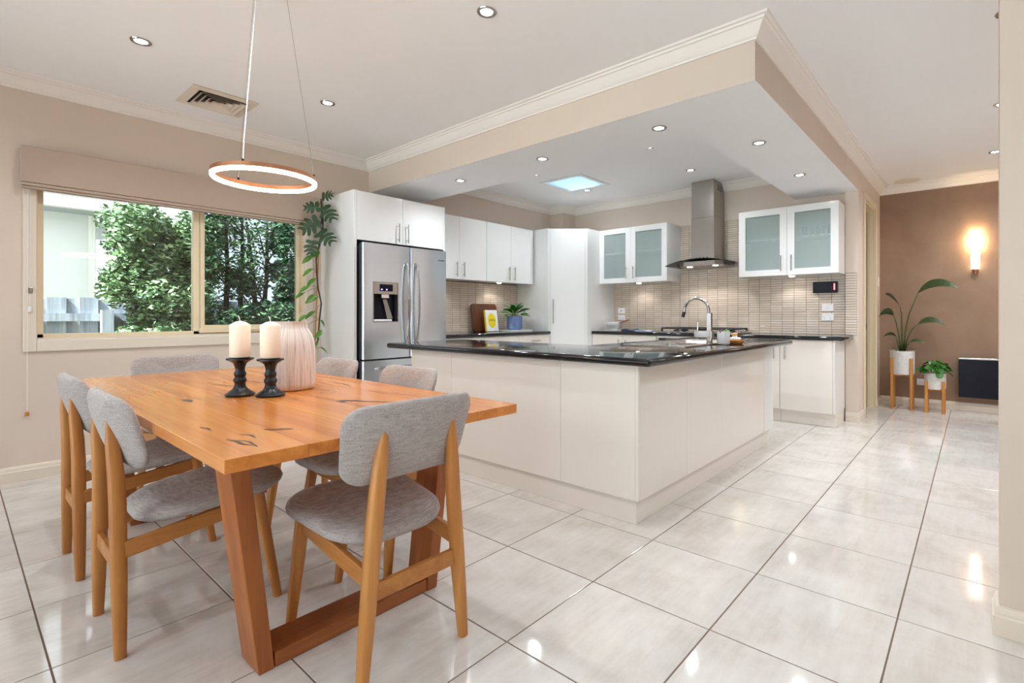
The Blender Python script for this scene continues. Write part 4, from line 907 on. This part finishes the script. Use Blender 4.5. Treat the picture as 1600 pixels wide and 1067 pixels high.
MB().loft(rings, cap=False).build('vase_body', M_vase, t, smooth=True, ang=50)

# ------------------------------------------------------------------ climbing plant beside the window
t = thing('climbing_monstera', 'tall climbing monstera with split leaves between window and fridge surround', 'potted plant', (-4.70, 2.13, 0))
MB().lathe([(.001, .001), (.10, .001), (.105, .01), (.125, .24), (.118, .24), (.112, .2), (.001, .2)], (-4.72, 2.13, 0), 28).build('pot', M_pot, t, smooth=True)
MB().disc((-4.72, 2.13, .205), .112).build('soil', M_soil, t)
st = [(2.13,.2),(2.14,.42),(2.151,.595),(2.163,.761),(2.205,.878),(2.217,1.058),(2.235,1.215),(2.205,1.358),(2.193,1.477),(2.187,1.626),(2.223,1.78),(2.253,1.904),(2.259,2.026),(2.247,2.205)]
MB().tube([(-4.74 - (.03 if z > 1.7 else 0)*min(1,(z-1.7)/.3 if z > 1.7 else 0), y, z) for y, z in st], [.007]*10+[.010,.013,.012,.006], 8).build('stem', M_bark, t, smooth=True)
MB().tube([(-4.765, 2.165, .2), (-4.765, 2.19, .9), (-4.765, 2.225, 1.78)], .006, 8).build('stake', M_stand, t)
def splitleaf(L, Wd):
    m = MB(); m.add([(-.004,0,0),(.004,0,0),(.003,L,-.12*L),(-.003,L,-.12*L)], [(0,1,2,3)])
    for s in (-1, 1):
        for k, (y0, y1, w, back) in enumerate(((.02,.30,.85,-.06),(.30,.55,1.0,.12),(.55,.78,.85,.2),(.78,1.0,.5,.2))):
            a, b = y0*L, y1*L-.012*L; tipx = s*Wd/2*w; ty = (y0+y1)/2*L+back*L
            hw = (b-a)*.46
            m.add([(0,a,-.1*a), (s*Wd*.27*w, a+back*L*.45-.02*L, -.1*a-.006), (tipx*.9, ty-hw*.9, -.12*ty-.1*abs(tipx)), (tipx, ty, -.12*ty-.13*abs(tipx)), (tipx*.86, ty+hw*.85, -.12*ty-.1*abs(tipx)), (s*Wd*.27*w, b+back*L*.45+.005*L, -.1*b-.006), (0,b,-.1*b)], [(0,1,5,6),(1,2,3,4,5)])
    me = m.mesh('leaf'); return me
sl = splitleaf(.205, .215); sl2 = leafmesh(.13, .055, .3, .3)
nodes_st = st[2:]
def near_stem(z): return min(nodes_st, key=lambda p: abs(p[1]-z))
big = [((-4.62, 2.184, 2.194), 10, .5), ((-4.62, 2.155, 2.10), 187, .58), ((-4.60, 2.180, 2.10), -52, .78), ((-4.62, 2.155, 1.972), 212, .82), ((-4.60, 2.150, 1.865), -40, .78), ((-4.62, 2.10, 1.78), -100, .62)]
rgt = Vector((.769, .639, 0)); nrm_ = Vector((.906, -.423, 0)); up_ = Vector((0, 0, 1))
for (x, y, z), phi, sc in big:
    st_ = near_stem(z+.02); c = Vector((x+4.70, y-2.13, z)); b = Vector((-.05, st_[0]-2.13, st_[1]))
    link('petiole', MB().tube([b, (b+c)/2+Vector((.01,0,.015)), c], .0028, 6).mesh('petiole'), M_stem, t)
    dY = (rgt*math.cos(R(phi)) + up_*math.sin(R(phi)) + nrm_*.3).normalized(); dZ = (nrm_+up_*.25); dZ = (dZ-dY*dZ.dot(dY)).normalized(); dX = dY.cross(dZ)
    if not sl.materials: sl.materials.append(M_leafd)
    o = bpy.data.objects.new('leaf', sl); COL.objects.link(o); o.parent = t
    o.matrix_local = Matrix(((dX.x, dY.x, dZ.x, c.x), (dX.y, dY.y, dZ.y, c.y), (dX.z, dY.z, dZ.z, c.z), (0, 0, 0, 1))) @ Matrix.Scale(sc, 4)
small = [(2.151,1.665),(2.082,1.617),(2.082,1.5),(2.122,1.414),(2.059,1.34),(2.025,1.275),(2.093,1.259),(2.134,1.248),(2.025,1.077),(2.128,1.112),(2.047,.983),(2.241,1.028),(2.169,.933),(2.076,.883),(2.145,.821),(2.241,.774)]
rnd = random.Random(5)
for y, z in small:
    s = near_stem(z+.03); side = -1 if y < s[0] else 1; b = Vector((-.045, s[0]-2.13, s[1])); c = Vector((rnd.uniform(-.02, .04), y-2.13-side*.04, z+.03))
    link('petiole', MB().tube([b, (b+c)/2+Vector((.01,0,.012)), c], .0018, 6).mesh('petiole'), M_stem, t)
    put_leaf(t, sl2, M_leafm, c, R(90)*side+rnd.uniform(-.3, .5), rnd.uniform(-.75, -.45), rnd.uniform(.5, 1.1)*side, rnd.uniform(.75, 1.05))

# ------------------------------------------------------------------ by the brown wall
t = thing('wall_sconce', 'lit tapered glass sconce on the brown feature wall', 'wall lamp', (0, YF, 1.6))
yc = YF-.062
def rect(h, d, z): return [(-h, yc-d, z), (h, yc-d, z), (h, yc+d, z), (-h, yc+d, z)]
def trap(hw0, hw1, z0, z1):
    m = MB(); n = 14; r0, r1 = [], []
    for z, hw, rr_ in ((z0, hw0, r0), (z1, hw1, r1)):
        for k in range(n+1):
            a = math.pi*k/n; rr_.append((hw*math.cos(a), YF-.012-.75*hw*math.sin(a)-.02, z))
    for k in range(n): m.add([r0[k], r0[k+1], r1[k+1], r1[k]], [(0,1,2,3)])
    return m
trap(.035, .053, 1.628, 2.068).build('glass_shade', M_sconce, t, smooth=True)
MB().box(-.03, .03, YF-.03, YF-.0005, 1.70, 1.98).build('back_plate', M_satin, t)
MB().lathe([(.001, 0), (.018, .0), (.03, .03), (.034, .05), (.001, .05)], (0, YF-.045, 1.576), 20).build('bottom_cap', M_copper, t, smooth=True)
d = bpy.data.lights.new('bulb', 'POINT'); d.energy = 9; d.color = (1, .72, .40); d.shadow_soft_size = .03; o = bpy.data.objects.new('bulb', d); COL.objects.link(o); o.parent = t; o.location = (0, -.05, .33)

t = thing('wall_heater', 'flat black panel heater mounted low on the brown wall', 'heater', (.30, YF, .17))
MB().box(-.146, .76, 7.36, YF-.03, .172, .602).build('panel', M_blkgloss, t, bevel=.004)
MB().box(-.148, .762, 7.355, YF-.0005, .6025, .622).build('top_cover', M_satin, t, bevel=.003)
MB().box(.0, .6, YF-.0295, YF-.0005, .22, .56).build('bracket', M_blk, t)
t = thing('power_outlet', 'white wall socket low on the brown wall behind the plant stands', 'outlet', (-.49, YF, .30))
MB().box(-.545, -.43, YF-.010, YF-.0005, .262, .338).build('plate', M_plas, t, bevel=.003); MB().box(-.475, -.445, YF-.045, YF-.0105, .275, .325).build('plug', M_plas, t, bevel=.005)

def stand(name, lbl, cx, cy, r, ztop, zseat, zleg):
    t = thing(name, lbl, 'plant stand', (cx, cy, 0))
    for a in (20, 110, 200, 290):
        a = R(a+25); x, y = cx+(r+.018)*math.cos(a), cy+(r+.018)*math.sin(a)
        MB().tube([(x, y, .0005), (x, y, zleg)], .0165, 10, sq=.55).build('leg', M_stand, t, smooth=True)
    for a in (45, 135):
        c, s = math.cos(R(a)), math.sin(R(a)); m = MB().box(-r, r, -.014, .014, zseat-.04, zseat-.02 if a == 45 else zseat-.0205); m.xf(Matrix.Translation((cx, cy, 0)) @ Matrix.Rotation(R(a), 4, 'Z')).build('cross_bar', M_stand, t)
    return t
s1 = (-.668, 7.225); s2 = (-.352, 7.16)
stand('plant_stand', 'taller wooden plant stand in the corner by the doorway', *s1, .115, .67, .425, .60)
stand('plant_stand', 'shorter wooden plant stand in front of the wall socket', *s2, .092, .44, .285, .36)
def pot(parent, c, r, z0, z1):
    MB().lathe([(.001, 0), (r*.94, 0), (r*.98, .012), (r, .03), (r, z1-z0), (r-.012, z1-z0), (r-.014, z1-z0-.03), (.001, z1-z0-.03)], (c[0], c[1], z0), 36).build('pot', M_pot, parent, smooth=True)
    MB().disc((c[0], c[1], z1-.028), r-.013).build('soil', M_soil, parent)
t = thing('bird_of_paradise', 'tall drooping strap-leaf plant in a white pot on the taller stand', 'potted plant', (*s1, .4055)); pot(t, s1, .124, .4055, .683)
def strap(stem, bladeL, wd, az, p0, bend, roll=0):
    """stem polyline in the parent's space, then a drooping blade"""
    link('stem', MB().tube(stem, [.010]+[.007]*(len(stem)-2)+[.004], 8).mesh('stem'), M_leafm if False else M_stem, t).data.shade_smooth()
    m = MB(); n = 9; pos = Vector(stem[-1]); pit = p0; d = Vector((math.cos(az), math.sin(az), 0)); sd = Vector((-math.sin(az), math.cos(az), 0)); rows = []
    sd = (sd*math.cos(roll) + Vector((0,0,1))*math.sin(roll))
    for k in range(n+1):
        s = k/n; w = wd/2*math.sin(math.pi*min(1, .06+.94*s**.75))**.8; up = Vector((0,0,1))*.35*w
        rows.append([pos-sd*w+up, pos, pos+sd*w+up]); pos = pos+(d*math.cos(pit)+Vector((0,0,math.sin(pit))))*bladeL/n; pit += bend/n
    for k in range(n):
        for i in range(2): m.add([rows[k][i], rows[k][i+1], rows[k+1][i+1], rows[k+1][i]], [(0,1,2,3)])
    me = m.mesh('leaf'); me.shade_smooth(); link('leaf', me, M_leafv, t)
z_ = .25
strap([(.01,0,z_),(.03,0,.50),(.07,-.02,.72),(.155,-.03,.955)], .42, .13, -.2, .75, -1.5, .9)
strap([(0,.0,z_),(.0,-.01,.5),(-.005,-.02,.72),(-.02,-.03,.80)], .25, .11, 2.6, .95, -.55, .9)
strap([(-.01,0,z_),(-.03,-.01,.45),(-.06,-.02,.62),(-.085,-.02,.70)], .20, .10, 3.5, .75, -2.3, .8)
strap([(.02,0,z_),(.05,-.01,.42),(.10,-.02,.54),(.16,-.02,.60)], .27, .085, -.1, .5, -1.3, .9)
strap([(-.02,.01,z_),(-.045,-.02,.37),(-.06,-.03,.45)], .14, .055, 3.2, .6, -1.6, .8)
strap([(.02,-.02,z_),(.05,-.04,.34),(.08,-.05,.385)], .16, .045, -.15, .45, -1.3, .8)
strap([(.03,-.04,z_),(.06,-.06,.29)], .15, .022, -.1, .5, -1.3)
strap([(-.05,-.03,z_),(-.06,-.05,.30)], .06, .03, 3.6, .6, -2.0)
t = thing('potted_pilea', 'bushy round-leaf plant in a white pot on the shorter stand', 'potted plant', (*s2, .2655)); pot(t, s2, .100, .2655, .448)
bp_ = MB(); n = 14
bp_.add([(.034*math.cos(2*math.pi*k/n), .034+.036*math.sin(2*math.pi*k/n), .004*math.cos(4*math.pi*k/n)) for k in range(n)]+[(0,.034,-.006)], [(k, (k+1) % n, n) for k in range(n)])
pl = bp_.mesh('leaf'); pl.shade_smooth(); rnd = random.Random(9)
for k in range(46):
    a = k*2.39996; rr_ = .012+.115*math.sqrt(k/46); h = .155*(1-(rr_/.135)**2.2)+.03+rnd.uniform(-.015, .02); c = Vector((rr_*math.cos(a), rr_*math.sin(a), .165+h*.9))
    if k % 3 == 0: link('stem', MB().tube([(c.x*.3, c.y*.3, .155), (c.x*.8, c.y*.8, .155+h*.5), c], .002, 5).mesh('stem'), M_stem, t)
    put_leaf(t, pl, M_leafp, c, a+rnd.uniform(-.5, .5), R(-10)-rr_*6+rnd.uniform(-.3, .3), rnd.uniform(-.4, .4), rnd.uniform(.75, 1.15))

# ------------------------------------------------------------------ outside the window
M_ground = pm('garden_soil', srgb(96, 96, 80), .95)
GZ0 = -.35
struct(MB().box(-16, XL-T-.001, -8, 12, GZ0-.1, GZ0).build('ground_outside', M_ground))
M_bounce_pave = plaster('added_bounce_paving', srgb(205, 205, 203))
struct(MB().box(-30, 30, -45, YB-T-.001, GZ0-.1, GZ0).build('added_ground_rear', M_bounce_pave))  # invented unseen paving, kept pale to bounce daylight up to the ceiling
M_render = plaster('white_render', srgb(236, 236, 230)); M_gutter = pm('cream_gutter', srgb(232, 230, 218), .5); M_eave = pm('grey_soffit', srgb(170, 176, 176), .7); M_rooft = pm('grey_roof', srgb(120, 116, 112), .8)
t = thing('neighbour_house', 'white rendered house wall with eaves beyond the timber fence', 'house', (-10.2, -1.5, GZ0))
MB().box(-12, -9.2, -5, 1.27, GZ0+.0005, 2.62).build('wall', M_render, t)
MB().box(-12, -8.75, -5.3, 1.75, 2.45, 2.50).build('eave_soffit', M_eave, t); MB().box(-8.75, -8.66, -5.3, 1.75, 2.44, 2.58).build('gutter', M_gutter, t, bevel=.01)
MB().loft([[(-8.70, -5.3, 2.58), (-8.70, 1.75, 2.58), (-8.70, 1.75, 2.62), (-8.70, -5.3, 2.62)], [(-12, -5.3, 3.6), (-12, 1.75, 3.6), (-12, 1.75, 3.7), (-12, -5.3, 3.7)]]).build('roof', M_rooft, t)
MB().tube([(-9.16, 1.22, GZ0+.02), (-9.16, 1.22, 2.44)], .03, 8).build('downpipe', M_gutter, t)
t = thing('timber_fence', 'weathered grey paling fence outside the window', 'fence', (-7.5, 1.5, GZ0))
pm_ = None
for k in range(44):
    y = -1.5+k*.127; dz = [0, .012, -.008, .004, -.014, .008][k % 6]
    MB().box(-7.53+(.021 if k % 2 else 0), -7.51+(.021 if k % 2 else 0), y-.012, y+.139, GZ0+.001, 1.285+dz).build('paling', M_fence, t)
for z in (1.04, .1): MB().box(-7.487, -7.44, -1.5, 4.05, z, z+.085).build('rail', M_fence, t)
for y in (1.06, 3.4): MB().box(-7.43, -7.33, y, y+.1, GZ0+.02, 1.16).build('post', M_fence, t)

def leaves(n, shape, size, seed, flat=.5):
    """n diamond leaves scattered through a volume; shape(rnd) -> point or None"""
    r = random.Random(seed); vs, fs = [], []
    while len(fs) < n:
        p = shape(r)
        if p is None: continue
        u = Vector((r.gauss(0,1), r.gauss(0,1), r.gauss(0,flat))).normalized(); w = u.cross(Vector((r.gauss(0,1), r.gauss(0,1), r.gauss(0,1)))).normalized()
        s = size*r.uniform(.6, 1.3); o = len(vs)
        for q in (-u*s*.55, w*s*.24, u*s*.55, -w*s*.24): vs.append((p[0]+q.x, p[1]+q.y, p[2]+q.z))
        fs.append((o, o+1, o+2, o+3))
    m = MB(); m.v, m.f = vs, fs; return m
def blobs(centres):
    def f(r):
        c, (a, b, d) = r.choice(centres); th = r.uniform(0, 2*math.pi); z = r.uniform(-1, 1); q = math.sqrt(1-z*z); rad = r.uniform(.55, 1.0)
        return (c[0]+a*rad*q*math.cos(th), c[1]+b*rad*q*math.sin(th), c[2]+d*rad*z)
    return f
def clump(rnd, x, y, z, rx_, ry_, rz_, n, s):
    out = []
    for _ in range(n):
        out.append(((x+rx_*rnd.uniform(-1,1), y+ry_*rnd.uniform(-1,1), z+rz_*rnd.uniform(-1,1)), (s*rnd.uniform(.7,1.3),)*3))
    return out
def bush(name, lbl, c, rads, n, nl, size, mat, seed, sl=.22, trunks=()):
    rnd = random.Random(seed); t = thing(name, lbl, 'shrub', (c[0], c[1], GZ0))
    leaves(nl, blobs(clump(rnd, *c, *rads, n, sl)), size, seed).build('foliage', mat, t, fix=False)
    for k in range(5):
        a = rnd.uniform(0, 6.28); b = Vector((c[0]+.1*math.cos(a), c[1]+.1*math.sin(a), GZ0+.001)); e = Vector((c[0]+rads[0]*.6*math.cos(a), c[1]+rads[1]*.7*math.sin(a), c[2]+rads[2]*rnd.uniform(0,.7)))
        MB().tube([b, b.lerp(e,.4)+Vector((0,0,.15)), e], [.03,.02,.008], 6).build('branch', M_bark, t)
    return t
bush('garden_shrub', 'large pale green leafy shrub outside the fixed window pane', (-6.72, 1.49, 1.02), (.26, .40, 1.08), 150, 60000, .056, M_hedge, 21, .17)
bush('garden_shrub', 'low dark green shrub under the bare stems outside the awning pane', (-6.5, 2.36, .72), (.22, .40, .42), 60, 26000, .056, M_hedgd, 22, .15)
bush('garden_shrub', 'tall dense dark green shrub at the fridge end of the window', (-6.85, 3.06, 1.20), (.28, .34, 1.15), 80, 36000, .056, M_hedgd, 23, .17)
t = thing('multi_stem_tree', 'thin multi-stemmed tree with sparse leaves behind the awning pane', 'tree', (-7.05, 2.25, GZ0)); rnd = random.Random(31)
cl = []
for k, (y, lean) in enumerate(((2.02, -.05), (2.14, .02), (2.27, .06), (2.55, .08), (2.66, -.1))):
    x = -7.0-.06*k; top = Vector((x-.1, y+lean*2, 2.5)); b = Vector((x, y, GZ0+.001)); st_ = MB().tube([b, b.lerp(top,.35), b.lerp(top,.7)+Vector((0,.03,0)), top], [.045,.036,.026,.012], 7).build('stem', M_bark, t, smooth=True)
    for j in range(5):
        z = rnd.uniform(1.1, 2.2); q = b.lerp(top, (z-GZ0)/(2.5-GZ0)); e = q+Vector((rnd.uniform(-.3,.3), rnd.choice((-1,1))*rnd.uniform(.15,.4), rnd.uniform(.2,.45)))
        MB().tube([q, q.lerp(e,.5)+Vector((0,0,.03)), e], [.012,.008,.003], 5).build('branch', M_bark, t); cl.append(((e.x, e.y, e.z), (.2,.2,.16))); cl.append((tuple(q.lerp(e,.6)), (.16,.16,.14)))
leaves(6500, blobs(cl), .05, 33).build('foliage', M_hedge, t, fix=False)

for o in bpy.data.objects:
    if '_w' in o: del o['_w']
